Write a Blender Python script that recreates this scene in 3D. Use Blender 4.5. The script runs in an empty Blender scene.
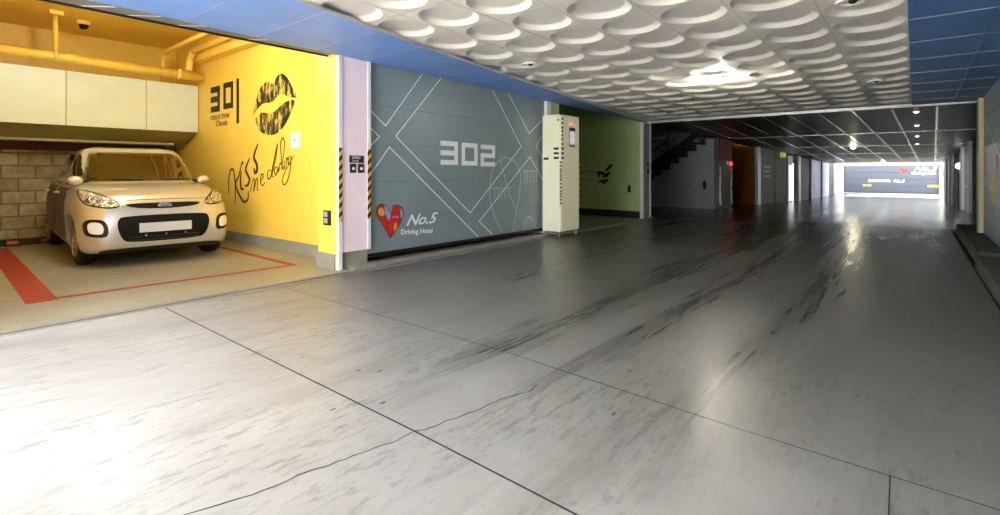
import bpy, bmesh, math, random
from mathutils import Vector, Matrix
from mathutils.bvhtree import BVHTree
random.seed(7)
SC = bpy.context.scene
COL = SC.collection
PI = math.pi

# ------------------------------------------------------------------ helpers
def srgb(r, g, b):
    f = lambda c: (c/255/12.92) if c/255 <= .04045 else ((c/255+.055)/1.055)**2.4
    return (f(r), f(g), f(b), 1)

def tag(o, label=None, cat=None, group=None, kind=None):
    if label: o['label'] = label
    if cat: o['category'] = cat
    if group: o['group'] = group
    if kind: o['kind'] = kind
    return o

def empty(name, loc=(0, 0, 0), rz=0):
    o = bpy.data.objects.new(name, None); COL.objects.link(o)
    o.location = loc; o.rotation_euler = (0, 0, rz); o.empty_display_size = .1
    return o

class MB:
    """collects geometry for ONE mesh object"""
    def __init__(s): s.bm = bmesh.new()
    def face(s, pts, mi=0):
        f = s.bm.faces.new([s.bm.verts.new(p) for p in pts]); f.material_index = mi; return f
    def box(s, a, b, mi=0, bevel=0):
        x0, y0, z0 = a; x1, y1, z1 = b
        x0, x1 = min(x0, x1), max(x0, x1); y0, y1 = min(y0, y1), max(y0, y1); z0, z1 = min(z0, z1), max(z0, z1)
        v = [s.bm.verts.new(p) for p in ((x0,y0,z0),(x1,y0,z0),(x1,y1,z0),(x0,y1,z0),(x0,y0,z1),(x1,y0,z1),(x1,y1,z1),(x0,y1,z1))]
        fs = [s.bm.faces.new([v[i] for i in q]) for q in ((3,2,1,0),(4,5,6,7),(0,1,5,4),(1,2,6,5),(2,3,7,6),(3,0,4,7))]
        for f in fs: f.material_index = mi
        if bevel:
            es = list({e for f in fs for e in f.edges})
            bmesh.ops.bevel(s.bm, geom=es, offset=bevel, segments=2, profile=.5, affect='EDGES')
        return s
    def prism(s, poly, f0, f1, mi=0):
        """poly of 2D points; f0, f1 map (a,b) to the two end faces"""
        A = [s.bm.verts.new(f0(*p)) for p in poly]; B = [s.bm.verts.new(f1(*p)) for p in poly]
        n = len(poly); fs = [s.bm.faces.new(A), s.bm.faces.new(list(reversed(B)))]
        for i in range(n):
            fs.append(s.bm.faces.new((A[i], B[i], B[(i+1) % n], A[(i+1) % n])))
        for f in fs: f.material_index = mi
        return s
    def tube(s, path, r, n=10, mi=0, cap=True):
        path = [Vector(p) for p in path]; rings = []
        for i, p in enumerate(path):
            t = (path[min(i+1, len(path)-1)] - path[max(i-1, 0)]).normalized()
            u = t.cross(Vector((0, 0, 1)))
            if u.length < 1e-3: u = t.cross(Vector((0, 1, 0)))
            u.normalize(); w = t.cross(u)
            rr = r[i] if isinstance(r, (list, tuple)) else r
            rings.append([s.bm.verts.new(p + rr*(math.cos(2*PI*k/n)*u + math.sin(2*PI*k/n)*w)) for k in range(n)])
        for a, b in zip(rings, rings[1:]):
            for k in range(n):
                f = s.bm.faces.new((a[k], a[(k+1) % n], b[(k+1) % n], b[k])); f.material_index = mi; f.smooth = True
        if cap:
            s.bm.faces.new(list(reversed(rings[0]))).material_index = mi
            s.bm.faces.new(rings[-1]).material_index = mi
        return s
    def lathe(s, prof, o=(0, 0, 0), axis='z', n=24, mi=0, smooth=True):
        """prof: list of (radius, height) along the axis"""
        o = Vector(o); rings = []
        for r, h in prof:
            ring = []
            for k in range(n):
                c, q = r*math.cos(2*PI*k/n), r*math.sin(2*PI*k/n)
                p = {'z': (c, q, h), 'y': (c, h, q), 'x': (h, c, q)}[axis]
                ring.append(s.bm.verts.new(o + Vector(p)))
            rings.append(ring)
        for a, b in zip(rings, rings[1:]):
            for k in range(n):
                f = s.bm.faces.new((a[k], a[(k+1) % n], b[(k+1) % n], b[k])); f.material_index = mi; f.smooth = smooth
        s.bm.faces.new(rings[0]).material_index = mi; s.bm.faces.new(rings[-1]).material_index = mi
        return s
    def stroke(s, pts, w, fm, h=.002, mi=0):
        """flat ribbon along 2D points on a surface; fm(a,b,height)->xyz"""
        pts = [Vector(p) for p in pts]; n = len(pts); L = []; R = []
        for i, p in enumerate(pts):
            d0 = (pts[i]-pts[i-1]).normalized() if i else None
            d1 = (pts[i+1]-pts[i]).normalized() if i < n-1 else None
            if d0 is None: d0 = d1
            if d1 is None: d1 = d0
            n0 = Vector((-d0.y, d0.x)); n1 = Vector((-d1.y, d1.x)); m = n0+n1
            m = m.normalized() if m.length > .2 else n1
            k = 1/max(.45, m.dot(n1)); ww = (w[i] if isinstance(w, (list, tuple)) else w)/2*k
            L.append(p+m*ww); R.append(p-m*ww)
        for i in range(n-1):
            s.prism([L[i], L[i+1], R[i+1], R[i]], lambda a, b: fm(a, b, 0), lambda a, b: fm(a, b, h), mi)
        return s
    def build(s, name, mats, parent=None, smooth=False, loc=None):
        bmesh.ops.recalc_face_normals(s.bm, faces=s.bm.faces)
        me = bpy.data.meshes.new(name); s.bm.to_mesh(me); s.bm.free()
        o = bpy.data.objects.new(name, me); COL.objects.link(o)
        for m in (mats if isinstance(mats, (list, tuple)) else [mats]): me.materials.append(m)
        if smooth:
            for p in me.polygons: p.use_smooth = True
        if parent: o.parent = parent
        if loc: o.location = loc
        return o

def copy_tree(o, parent=None):
    c = o.copy(); COL.objects.link(c)
    if parent: c.parent = parent
    for ch in list(o.children): copy_tree(ch, c)
    return c

def spline(pts, n=6):
    P = [Vector(p) for p in pts]; out = []
    for i in range(len(P)-1):
        a = P[max(i-1, 0)]; b = P[i]; c = P[i+1]; d = P[min(i+2, len(P)-1)]
        for k in range(n):
            t = k/n
            out.append(.5*((2*b)+(c-a)*t+(2*a-5*b+4*c-d)*t*t+(3*b-a-3*c+d)*t**3))
    out.append(P[-1]); return out

def chaikin(poly, it=2):
    for _ in range(it):
        q = []
        for i in range(len(poly)):
            a = Vector(poly[i]); b = Vector(poly[(i+1) % len(poly)])
            q += [a*.75+b*.25, a*.25+b*.75]
        poly = q
    return [tuple(p) for p in poly]

FACX = lambda X0: (lambda a, b, h=0: (X0+h, a, b))      # on a wall facing +X: a along Y, b up
FACY = lambda Y0: (lambda a, b, h=0: (a, Y0-h, b))      # on a wall facing -Y: a along X, b up

def text(name, body, size, origin, ex, ey, m, parent=None, ext=.002, shear=0, align='LEFT', sx=1, space=1, bold=0):
    cu = bpy.data.curves.new(name, 'FONT'); cu.body = body; cu.size = size; cu.extrude = ext; cu.shear = shear
    cu.align_x = align; cu.space_character = space; cu.offset = bold; cu.resolution_u = 3
    t = bpy.data.objects.new(name, cu); COL.objects.link(t)
    bpy.context.view_layer.update()
    me = bpy.data.meshes.new_from_object(t.evaluated_get(bpy.context.evaluated_depsgraph_get()))
    bpy.data.objects.remove(t)
    ex, ey = Vector(ex), Vector(ey); ez = ex.cross(ey); o0 = Vector(origin)
    for v in me.vertices: v.co = o0 + ex*v.co.x*sx + ey*v.co.y + ez*v.co.z
    me.name = name; me.materials.clear(); me.materials.append(m)
    o = bpy.data.objects.new(name, me); COL.objects.link(o)
    if parent: o.parent = parent
    return o

# ------------------------------------------------------------------ materials
class N:
    def __init__(s, name):
        s.m = bpy.data.materials.new(name); s.m.use_nodes = True; s.t = s.m.node_tree; s.b = s.t.nodes['Principled BSDF']
    def n(s, kind, **kw):
        x = s.t.nodes.new(kind)
        for k, v in kw.items():
            if k in x.inputs: x.inputs[k].default_value = v
            else: setattr(x, k, v)
        return x
    def l(s, a, b): s.t.links.new(a, b)
    def coord(s, scale=(1, 1, 1), rot=(0, 0, 0)):
        c = s.n('ShaderNodeTexCoord'); m = s.n('ShaderNodeMapping'); m.inputs['Scale'].default_value = scale
        m.inputs['Rotation'].default_value = rot
        s.l(c.outputs['Object'], m.inputs['Vector']); return m.outputs['Vector']
    def noise(s, vec, scale, detail=4, rough=.55):
        x = s.n('ShaderNodeTexNoise', Scale=scale, Detail=detail, Roughness=rough); s.l(vec, x.inputs['Vector']); return x.outputs['Fac']
    def ramp(s, fac, stops, interp='LINEAR'):
        r = s.n('ShaderNodeValToRGB'); r.color_ramp.interpolation = interp; e = r.color_ramp.elements
        while len(e) < len(stops): e.new(.5)
        for el, (p, c) in zip(e, stops):
            el.position = p; el.color = c if len(c) == 4 else (*c, 1)
        s.l(fac, r.inputs['Fac']); return r.outputs['Color']
    def math(s, op, a, b=None, clamp=False):
        x = s.n('ShaderNodeMath', operation=op); x.use_clamp = clamp
        for i, v in enumerate((a, b)):
            if v is None: continue
            if isinstance(v, (int, float)): x.inputs[i].default_value = v
            else: s.l(v, x.inputs[i])
        return x.outputs[0]
    def mix(s, fac, a, b, mode='MIX'):
        x = s.n('ShaderNodeMix', data_type='RGBA', blend_type=mode)
        for i, v in ((0, fac), (6, a), (7, b)):
            if isinstance(v, (int, float)): x.inputs[i].default_value = v
            elif isinstance(v, tuple): x.inputs[i].default_value = v
            else: s.l(v, x.inputs[i])
        return x.outputs[2]
    def bump(s, h, strength=.2, dist=.01):
        x = s.n('ShaderNodeBump', Strength=strength, Distance=dist); s.l(h, x.inputs['Height']); s.l(x.outputs[0], s.b.inputs['Normal'])

def mat(name, col, rough=.5, metal=0, var=.06, vscale=3, bump=0, coat=0, emit=0, emitcol=None, spec=None):
    k = N(name); b = k.b
    b.inputs['Roughness'].default_value = rough; b.inputs['Metallic'].default_value = metal
    if coat: b.inputs['Coat Weight'].default_value = coat; b.inputs['Coat Roughness'].default_value = .05
    if spec is not None: b.inputs['Specular IOR Level'].default_value = spec
    if var:
        v = k.coord(); f = k.noise(v, vscale, 5)
        d = tuple(max(0, c*(1-var*2)) for c in col[:3])+(1,); u = tuple(min(1, c*(1+var*1.4)) for c in col[:3])+(1,)
        k.l(k.ramp(f, [(.3, d), (.7, u)]), b.inputs['Base Color'])
        r = k.ramp(k.noise(v, vscale*4, 3), [(.3, (rough*.88,)*3), (.7, (min(1, rough*1.12),)*3)])
        k.l(r, b.inputs['Roughness'])
    else: b.inputs['Base Color'].default_value = col
    if bump: k.bump(k.noise(k.coord(), 60, 3), bump, .003)
    if emit:
        b.inputs['Emission Color'].default_value = emitcol or col; b.inputs['Emission Strength'].default_value = emit
    return k.m

def concrete(name, light, mid, dark, wet):
    k = N(name); b = k.b
    st = k.coord((2.2, .3, 1)); iso = k.coord((1, 1, 1)); fine = k.coord((9, 2.2, 1))
    n1 = k.noise(st, 1.3, 8, .62); n2 = k.noise(iso, .55, 5, .6); n3 = k.noise(fine, 3.0, 6, .7)
    base = k.ramp(n1, [(.30, mid), (.5, light), (.72, tuple(min(1, c*1.12) for c in light[:3])+(1,))])
    base = k.mix(k.ramp(n2, [(.35, (0, 0, 0)), (.65, (.55,)*3)]), base, mid)
    scuff = k.ramp(n3, [(.50, (0, 0, 0)), (.62, (.7,)*3)])
    base = k.mix(k.math('MULTIPLY', scuff, k.ramp(k.noise(k.coord((1.4, .5, 1)), 1.6, 4), [(.42, (.1,)*3), (.6, (1, 1, 1))])), base, tuple(c*.72 for c in mid[:3])+(1,))
    n6 = k.noise(k.coord((20, 4, 1)), 2.5, 5, .7); base = k.mix(k.ramp(n6, [(.60, (0, 0, 0)), (.68, (.42,)*3)]), base, tuple(c*.6 for c in mid[:3])+(1,))
    # pale scratches that run with the lane
    n4 = k.noise(k.coord((26, .7, 1)), 1.6, 3, .7)
    base = k.mix(k.ramp(n4, [(.64, (0, 0, 0)), (.72, (.35,)*3)]), base, tuple(min(1, c*1.25) for c in light[:3])+(1,))
    # small dark pits
    vo = k.n('ShaderNodeTexVoronoi', Scale=5.5, Randomness=1.0); k.l(k.coord((1.6, .75, 1)), vo.inputs['Vector'])
    pit = k.ramp(vo.outputs['Distance'], [(.05, (1, 1, 1)), (.10, (0, 0, 0))])
    pm = k.math('MULTIPLY', pit, k.ramp(k.noise(iso, 1.1, 3), [(.48, (0, 0, 0)), (.6, (.9,)*3)]))
    base = k.mix(pm, base, dark)
    rough = k.ramp(n1, [(.3, (.30,)*3), (.7, (.40,)*3)])
    if wet:
        # damp wheel tracks: bands at given X, broken up by stretched noise
        sx = k.n('ShaderNodeSeparateXYZ'); k.l(k.coord(), sx.inputs[0])
        wob = k.noise(k.coord((1, .25, 1)), 1.1, 3)
        X = k.math('ADD', sx.outputs[0], k.math('MULTIPLY', k.math('SUBTRACT', wob, .5), .3))
        tot = None
        for cx, w, s_ in wet:
            g = k.math('MULTIPLY', k.math('SUBTRACT', 1.0, k.math('DIVIDE', k.math('ABSOLUTE', k.math('SUBTRACT', X, cx)), w), True), s_)
            tot = g if tot is None else k.math('MAXIMUM', tot, g)
        along = k.ramp(k.math('DIVIDE', sx.outputs[1], 12.0, True), [(.07, (0, 0, 0)), (.2, (.75,)*3), (.45, (1, 1, 1))])
        patch = k.noise(k.coord((7.5, .36, 1)), 2.2, 9, .74)
        a = k.math('MULTIPLY', k.math('ADD', k.math('MULTIPLY', tot, .34), k.math('SUBTRACT', patch, .5)), along)
        wetf = k.ramp(a, [(.13, (0, 0, 0)), (.22, (.5,)*3), (.34, (.7,)*3)])
        base = k.mix(wetf, base, dark)
        # darker damp concrete further up; light falloff is painted in too
        damp_falloff = k.ramp(k.math('DIVIDE', sx.outputs[1], 14.0, True), [(.08, (0, 0, 0)), (.18, (.52,)*3), (.36, (.78,)*3), (.6, (.95,)*3)])
        base = k.mix(damp_falloff, base, (.034, .034, .027, 1))
        rough = k.mix(wetf, rough, (.22, .22, .22, 1))
        far = k.ramp(k.math('DIVIDE', sx.outputs[1], 40.0, True), [(.1, (0, 0, 0)), (.45, (.7,)*3)])
        rough = k.mix(far, rough, (.15, .15, .15, 1))
    k.l(base, b.inputs['Base Color']); k.l(rough, b.inputs['Roughness'])
    b.inputs['Specular IOR Level'].default_value = .38
    k.bump(k.math('ADD', k.noise(k.coord((3, .8, 1)), 5, 5, .6), k.math('MULTIPLY', n2, .6)), .16, .012)
    return k.m

def blockwork(name):
    k = N(name); b = k.b
    c = k.n('ShaderNodeTexCoord'); s = k.n('ShaderNodeSeparateXYZ'); k.l(c.outputs['Object'], s.inputs[0])
    q = k.n('ShaderNodeCombineXYZ'); k.l(s.outputs[1], q.inputs[0]); k.l(s.outputs[2], q.inputs[1])
    br = k.n('ShaderNodeTexBrick', Scale=1.0); k.l(q.outputs[0], br.inputs['Vector'])
    br.inputs['Brick Width'].default_value = .40; br.inputs['Row Height'].default_value = .20
    br.inputs['Mortar Size'].default_value = .014; br.inputs['Mortar Smooth'].default_value = .3; br.inputs['Bias'].default_value = -.1
    br.inputs['Color1'].default_value = srgb(206, 190, 152); br.inputs['Color2'].default_value = srgb(150, 132, 96)
    br.inputs['Mortar'].default_value = srgb(130, 114, 80)
    f = k.noise(k.coord(), 7, 6)
    k.l(k.mix(k.ramp(f, [(.35, (0, 0, 0)), (.7, (.7,)*3)]), br.outputs['Color'], srgb(126, 112, 78)), b.inputs['Base Color'])
    b.inputs['Roughness'].default_value = .85
    k.bump(k.math('ADD', k.math('MULTIPLY', br.outputs['Fac'], -1.0), k.math('MULTIPLY', f, .6)), .6, .012)
    return k.m

def hazard(name, axis):
    k = N(name); s = k.n('ShaderNodeSeparateXYZ'); k.l(k.coord(), s.inputs[0])
    d = k.math('ADD', s.outputs[2], k.math('MULTIPLY', s.outputs[axis], -1.0))
    fr = k.math('FRACT', k.math('DIVIDE', d, .105))
    k.l(k.ramp(fr, [(0, srgb(235, 180, 60)), (.5, srgb(26, 20, 14))], 'CONSTANT'), k.b.inputs['Base Color'])
    k.b.inputs['Roughness'].default_value = .5
    return k.m

def lipprint(name, back):
    k = N(name)
    v = k.coord((1, 1, .38), (0, .25, 0)); nz = k.noise(v, 13, 4, .6); n2 = k.noise(k.coord((1, 1, .6)), 7, 3, .5)
    c = k.ramp(nz, [(.40, srgb(20, 16, 8)), (.47, srgb(40, 32, 14)), (.52, srgb(150, 132, 66)), (.58, back), (.66, srgb(120, 104, 52))])
    k.l(k.mix(k.ramp(n2, [(.50, (0, 0, 0)), (.60, (.8,)*3)]), c, srgb(30, 24, 12)), k.b.inputs['Base Color'])
    k.b.inputs['Roughness'].default_value = .6
    return k.m

def headlamp_mat(name):
    k = N(name); v = k.n('ShaderNodeTexVoronoi', Scale=34.0); k.l(k.coord(), v.inputs['Vector'])
    k.l(k.ramp(v.outputs['Distance'], [(.25, srgb(250, 248, 244)), (.55, srgb(190, 184, 172)), (.8, srgb(70, 64, 56))]), k.b.inputs['Base Color'])
    k.b.inputs['Metallic'].default_value = .55; k.b.inputs['Roughness'].default_value = .12
    k.b.inputs['Coat Weight'].default_value = 1; k.bump(v.outputs['Distance'], .5, .02)
    return k.m

YEL = srgb(252, 214, 90)
M = dict(
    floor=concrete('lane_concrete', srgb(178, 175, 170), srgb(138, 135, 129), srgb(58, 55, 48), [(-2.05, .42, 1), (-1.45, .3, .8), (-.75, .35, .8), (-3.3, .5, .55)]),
    bayfloor=concrete('bay_concrete', srgb(160, 154, 134), srgb(128, 122, 102), srgb(74, 68, 52), None),
    kerb=mat('kerb_concrete', srgb(84, 84, 80), .85, var=.15, bump=.3, spec=.08),
    yellow=mat('yellow_paint', YEL, .45, var=.02),
    baseb=mat('grey_base_paint', srgb(150, 146, 132), .6),
    block=blockwork('block_wall'),
    cream=mat('cream_panel', srgb(232, 242, 224), .4, var=.02),
    creamdark=mat('olive_panel', srgb(170, 160, 92), .5, var=.04),
    pink=mat('pale_pink_paint', srgb(252, 230, 236), .5, var=.02),
    white=mat('white_paint', srgb(235, 234, 230), .45, var=.03),
    trimgrey=mat('pale_metal_trim', srgb(190, 190, 190), .4, .3, var=.04),
    blue=mat('blue_ceiling_metal', srgb(120, 164, 242), .5, var=.04),
    blueR=mat('deep_blue_ceiling_metal', srgb(84, 130, 192), .45, var=.05),
    tile=mat('plaster_tile', srgb(236, 232, 226), .6, var=.03),
    doorgrey=mat('slate_door_metal', srgb(136, 152, 156), .4, .05, var=.05, vscale=1.2),
    dooredge=mat('door_edge_grey', srgb(120, 124, 126), .5),
    line=mat('white_line_paint', srgb(240, 244, 244), .5, var=0),
    faint=mat('faint_grey_paint', srgb(172, 186, 186), .5, var=0),
    black=mat('black_plastic', srgb(22, 21, 20), .4, var=0),
    rubber=mat('tyre_rubber', srgb(26, 24, 22), .75),
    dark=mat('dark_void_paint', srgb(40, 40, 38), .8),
    green=mat('pale_green_paint', srgb(178, 204, 134), .5, var=.03),
    greend=mat('sage_green_paint', srgb(182, 204, 132), .5, var=.03),
    grey=mat('grey_wall_paint', srgb(170, 172, 174), .6, var=.04),
    red=mat('red_paint', srgb(150, 12, 20), .6, spec=.15),
    orange=mat('orange_brown_paint', srgb(150, 92, 24), .6, spec=.2),
    brown=mat('dark_brown_paint', srgb(86, 48, 36), .6, spec=.2),
    sage=mat('grey_green_door', srgb(118, 134, 116), .6, spec=.2),
    olive=mat('olive_paint', srgb(112, 124, 74), .6, spec=.2),
    lav=mat('pale_lavender_door', srgb(196, 200, 226), .4),
    redline=mat('red_floor_paint', srgb(150, 44, 20), .55, var=.08, vscale=6),
    farceil=mat('dark_metal_ceiling', srgb(56, 52, 40), .45, 0, var=.06),
    fardark=mat('violet_blue_ceiling', srgb(52, 54, 120), .4, .2, var=.06),
    strip=mat('pale_ceiling_strip', srgb(216, 212, 198), .25, .3, var=.03),
    steel=mat('rail_steel', srgb(156, 150, 138), .6, 0, var=.08, spec=.15),
    darksteel=mat('dark_steel', srgb(50, 50, 50), .45, .4),
    kiosk=mat('cream_kiosk_metal', srgb(250, 246, 212), .4, var=.02),
    screen=mat('pale_screen', srgb(200, 204, 216), .25, var=0, emit=.1),
    pinkglow=mat('pink_lamp', srgb(250, 150, 140), .4, var=0, emit=.15),
    paint=mat('champagne_paint', srgb(208, 203, 190), .3, .6, var=0, coat=1),
    navy=mat('navy_door', srgb(48, 42, 66), .45, .1, var=0, spec=.3),  # dark navy tone on the side doors only
    glass=mat('tinted_glass', srgb(34, 28, 16), .04, 0, var=0, coat=1, spec=1),
    blackgloss=mat('black_trim', srgb(14, 13, 12), .4, var=0, spec=.25),
    chrome=mat('chrome', srgb(225, 225, 225), .12, 1, var=0),
    alloy=mat('alloy_wheel', srgb(190, 186, 180), .25, .85, var=0),
    lamp=headlamp_mat('headlamp'), amber=mat('indicator_lens', srgb(220, 90, 70), .2, coat=1, var=0),
    fog=mat('fog_lens', srgb(250, 250, 252), .3, 0, var=0, coat=1),
    plate=mat('plate_white', srgb(206, 204, 202), .4, var=.02),
    hazY=hazard('hazard_tape_front', 1), hazX=hazard('hazard_tape_side', 0),
    lips=lipprint('lip_print', YEL),
    ink=mat('black_lettering', srgb(28, 22, 10), .55, var=0),
    inkthin=mat('brown_lettering', srgb(96, 78, 20), .55, var=0),
    sky=mat('pale_blue_sticker', srgb(120, 176, 210), .5, var=0),
    peach=mat('orange_sticker', srgb(240, 168, 60), .5, var=0),
    heart=mat('red_sticker', srgb(206, 40, 24), .45, var=0),
    yelltr=mat('yellow_lettering', srgb(228, 190, 40), .5, var=0),
    lit=mat('lit_lamp', srgb(255, 250, 225), .4, var=0, emit=11, emitcol=(1, .95, .8, 1)),
    litS=mat('lit_small_lamp', srgb(255, 255, 250), .4, var=0, emit=1.6, emitcol=(.95, 1, 1, 1)),
    litred=mat('lit_red_lamp', srgb(255, 30, 50), .4, var=0, emit=.8, emitcol=(1, .02, .06, 1)),
    litsign=mat('lit_green_sign', srgb(170, 190, 50), .4, var=0, emit=.10, emitcol=(.5, .6, .06, 1)),
    litwhite=mat('lit_white_panel', srgb(240, 245, 240), .4, var=0, emit=.25, emitcol=(.95, 1, .97, 1)),
)

def struct(o, label=None):
    o['kind'] = 'structure'
    if label: o['label'] = label
    return o

# ------------------------------------------------------------------ levels of the place
def fz(y):                                   # the lane runs down beyond the first stretch
    P = [(-99, 0), (13, 0), (17.5, -.1), (23, -.25), (30, -.45), (37, -.62), (43, -.66), (99, -.66)]
    for (a, za), (b, zb) in zip(P, P[1:]):
        if y <= b: return za+(zb-za)*(y-a)/(b-a)
def cz(y): return 2.49-.016*y if y < 11.6 else 2.304-.0162*(y-11.6)
FX = -5.0                                    # left facade plane
YW = 3.6                                     # yellow side wall

# floor of the lane
m = MB(); ys = [-14, -6, -1.5, 0, 2, 6, 10, 11.9, 13, 15, 17.5, 20, 23, 26, 30, 33.5, 37, 40, 43, 47, 52]
xs = [-12, -8, -4.72, -3, -1, .52]
for a, b in zip(ys, ys[1:]):
    for c, d in zip(xs, xs[1:]):
        if d <= -4.7 and b <= 11.91 and a >= 0: continue
        m.face([(c, a, fz(a)), (d, a, fz(a)), (d, b, fz(b)), (c, b, fz(b))])
for a, b in zip(ys, ys[1:]):
    if a >= 13 or b <= -1.4:
        m.face([(.52, a, fz(a)), (3.2, a, fz(a)), (3.2, b, fz(b)), (.52, b, fz(b))])
bmesh.ops.remove_doubles(m.bm, verts=m.bm.verts, dist=1e-4)
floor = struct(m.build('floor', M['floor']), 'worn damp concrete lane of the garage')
def bay_floor(y0, y1, x0=-11.2):
    return MB().box((x0, y0, -.2), (-4.86, y1, 0))
m = MB(); m.box((-11.3, 0, -.2), (-4.86, 11.9, 0))
struct(MB().box((-60, -60, -1.4), (60, 120, -1.1)).build('floor_ground', M['baseb']), 'ground under the building')
bfloor = struct(m.build('floor_bay', M['bayfloor']), 'warm concrete floor of the open parking bay')
# joints and cracks let into the lane
J = lambda a, b, h=0: (a, b, fz(b)+.0004+h)
m = MB()
for pts in ([(-4.7, 1.47), (-1.64, 1.44), (.5, 1.38)], [(-4.7, 2.45), (-1.99, 2.43), (-.54, 2.33), (.5, 2.30)], [(-.07, 2.32), (-.05, 1.2)]):
    m.stroke(pts, .008 if pts[0][1] < 2 else .0045, J, .0006)
m.build('expansion_joint', M['dark'], floor)
m = MB(); cr = [(-1.98, .2), (-1.81, .62), (-1.75, .80), (-1.73, .97), (-1.70, 1.08), (-1.68, 1.19), (-1.65, 1.32), (-1.64, 1.44), (-1.61, 1.52), (-1.6, 1.6), (-1.56, 1.75), (-1.55, 1.91), (-1.50, 2.05), (-1.51, 2.2)]
pts = []
for a, b in zip(cr, cr[1:]):
    for k in range(4):
        t = k/4; pts.append((a[0]+(b[0]-a[0])*t+random.uniform(-.006, .006), a[1]+(b[1]-a[1])*t+random.uniform(-.006, .006)))
m.stroke(pts, [random.uniform(.003, .0065) for _ in pts], J, .0006)
m.build('crack', M['dark'], floor)
# red outline painted on the bay floor
m = MB(); G = lambda a, b, h=0: (a, b, .0005+h)
m.stroke([(-10.2, 1.08), (-5.72, .88)], .21, G, .001)
m.stroke([(-5.80, .98), (-5.68, 3.14)], .085, G, .001)
m.stroke([(-5.66, 3.10), (-8.9, 3.20)], .085, G, .001)
m.build('parking_outline', M['redline'], bfloor)
# steel door track in the floor
m = MB(); m.box((-4.95, -.2, -.05), (-4.60, 12, -.006), 0)
for x in (-4.85, -4.735): m.box((x-.010, 0, -.02), (x+.010, 11.9, .006), 1)
for x in (-4.825, -4.79, -4.757): m.box((x-.006, 0, -.02), (x+.006, 11.9, -.004), 2)
struct(m.build('trim_1', [M['baseb'], M['steel'], M['dark']]), 'steel door track let into the floor')

# outdoors behind the camera is the same slab; raised kerb on the right
m = MB(); m.box((.56, -1.4, -.1), (3.2, 8.35, .10), 0, .012); m.box((.60, 8.62, -.1), (3.2, 12.9, .12), 0, .012)
struct(m.build('trim_2', M['kerb']), 'raised concrete kerb strip on the right')
m = MB(); m.box((.40, -1.4, -.12), (3.2, 13, -.06)); m.build('gutter', M['dark'], bpy.data.objects['trim_2'])

# ceilings: coffered tiles, each with one round recess
m = MB(); px, py = .56, .60; nx, ny = 9, 22; seg = 36
def cellz(y): return cz(y)
for i in range(nx):
    cx = -.04-px*(i+.5)
    for j in range(ny):
        cy = -1.98+py*(j+.5)
        hx, hy = px/2-.0025, py/2-.001
        ring = []
        A = [2*PI*(k+.5)/seg for k in range(seg)]
        sq = []
        for a in A:
            c, s_ = math.cos(a), math.sin(a); f = min(hx/abs(c) if abs(c) > 1e-6 else 9, hy/abs(s_) if abs(s_) > 1e-6 else 9)
            sq.append((cx+c*f, cy+s_*f, cz(cy+s_*f)))
        # exact corners
        rows = [sq]
        for r, dz in ((.262, 0), (.256, .004), (.236, .020), (.212, .034), (.203, .037)):
            rows.append([(cx+r*math.cos(a), cy+r*math.sin(a), cz(cy+r*math.sin(a))+dz) for a in A])
        V = [[m.bm.verts.new(p) for p in row] for row in rows]
        for q, (a, b) in enumerate(zip(V, V[1:])):
            for k in range(seg):
                f = m.bm.faces.new((a[k], a[(k+1) % seg], b[(k+1) % seg], b[k])); f.smooth = q >= 2
        m.bm.faces.new(V[-1])
        for (sx, sy) in ((1, 1), (-1, 1), (-1, -1), (1, -1)):   # corner gussets
            near = sorted(V[0], key=lambda v: (v.co.x-(cx+sx*hx))**2+(v.co.y-(cy+sy*hy))**2)[:2]
            m.bm.faces.new((near[0], near[1], m.bm.verts.new((cx+sx*hx, cy+sy*hy, cz(cy+sy*hy)))))
m.box((-5.1, 11.21, cz(11.3)-.002), (-.04, 11.62, cz(11.3)+.03))
ceil = struct(m.build('ceiling', M['tile']), 'pale coffered ceiling tiles with round recesses')
# blue metal band along the left, tapering, laid of short panels
m = MB()
def bandx(y):
    P = [(-2, -3.05), (0, -3.36), (2.1, -3.72), (3.7, -4.0), (5.0, -4.16), (10.3, -4.80), (11.6, -4.92)]
    for (a, xa), (b, xb) in zip(P, P[1:]):
        if y <= b: return xa+(xb-xa)*(y-a)/(b-a)
    return P[-1][1]
y = -2.0
while y < 11.55:
    y2 = min(y+.62, 11.58); g = .004
    poly = [(-5.02, y+g), (bandx(y+g), y+g), (bandx(y2-g), y2-g), (-5.02, y2-g)]
    m.prism(poly, lambda a, b: (a, b, cz(b)-.028), lambda a, b: (a, b, cz(b)-.006)); y = y2
struct(m.build('ceiling_left', M['blue']), 'blue metal ceiling band above the left doors')
m = MB(); y = -2.0
while y < 11.5:                             # light seams between the blue panels and the pale edge trim
    m.box((-5.0, y-.003, cz(y)-.0295), (bandx(y), y+.003, cz(y)-.0275)); y += .62
ye = [-2, 0, 2.1, 3.7, 5, 10.3, 11.58]
for a, b in zip(ye, ye[1:]):
    m.prism([(bandx(a), a), (bandx(a)+.014, a), (bandx(b)+.014, b), (bandx(b), b)], lambda p, q: (p, q, cz(q)-.031), lambda p, q: (p, q, cz(q)-.004))
m.build('seam', M['trimgrey'], bpy.data.objects['ceiling_left'])
m = MB(); y = -1.7
while y < 11.55:
    y2 = min(y+.9, 11.58)
    for x0, x1 in ((-.045, .495), (.50, .97)):
        m.prism([(x0, y+.004), (x1, y+.004), (x1, y2-.003), (x0, y2-.003)], lambda a, b: (a, b, cz(b)-.02), lambda a, b: (a, b, cz(b)))
    y = y2
struct(m.build('ceiling_right', M['blueR']), 'deep blue metal ceiling strip along the right')
m = MB(); y = -1.7+.9
while y < 11.5:
    m.box((-.04, y-.004, cz(y)-.0225), (.97, y+.004, cz(y)-.0195)); y += .9
m.box((-.052, -2, 0), (-.04, -1.99, .001))
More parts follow.
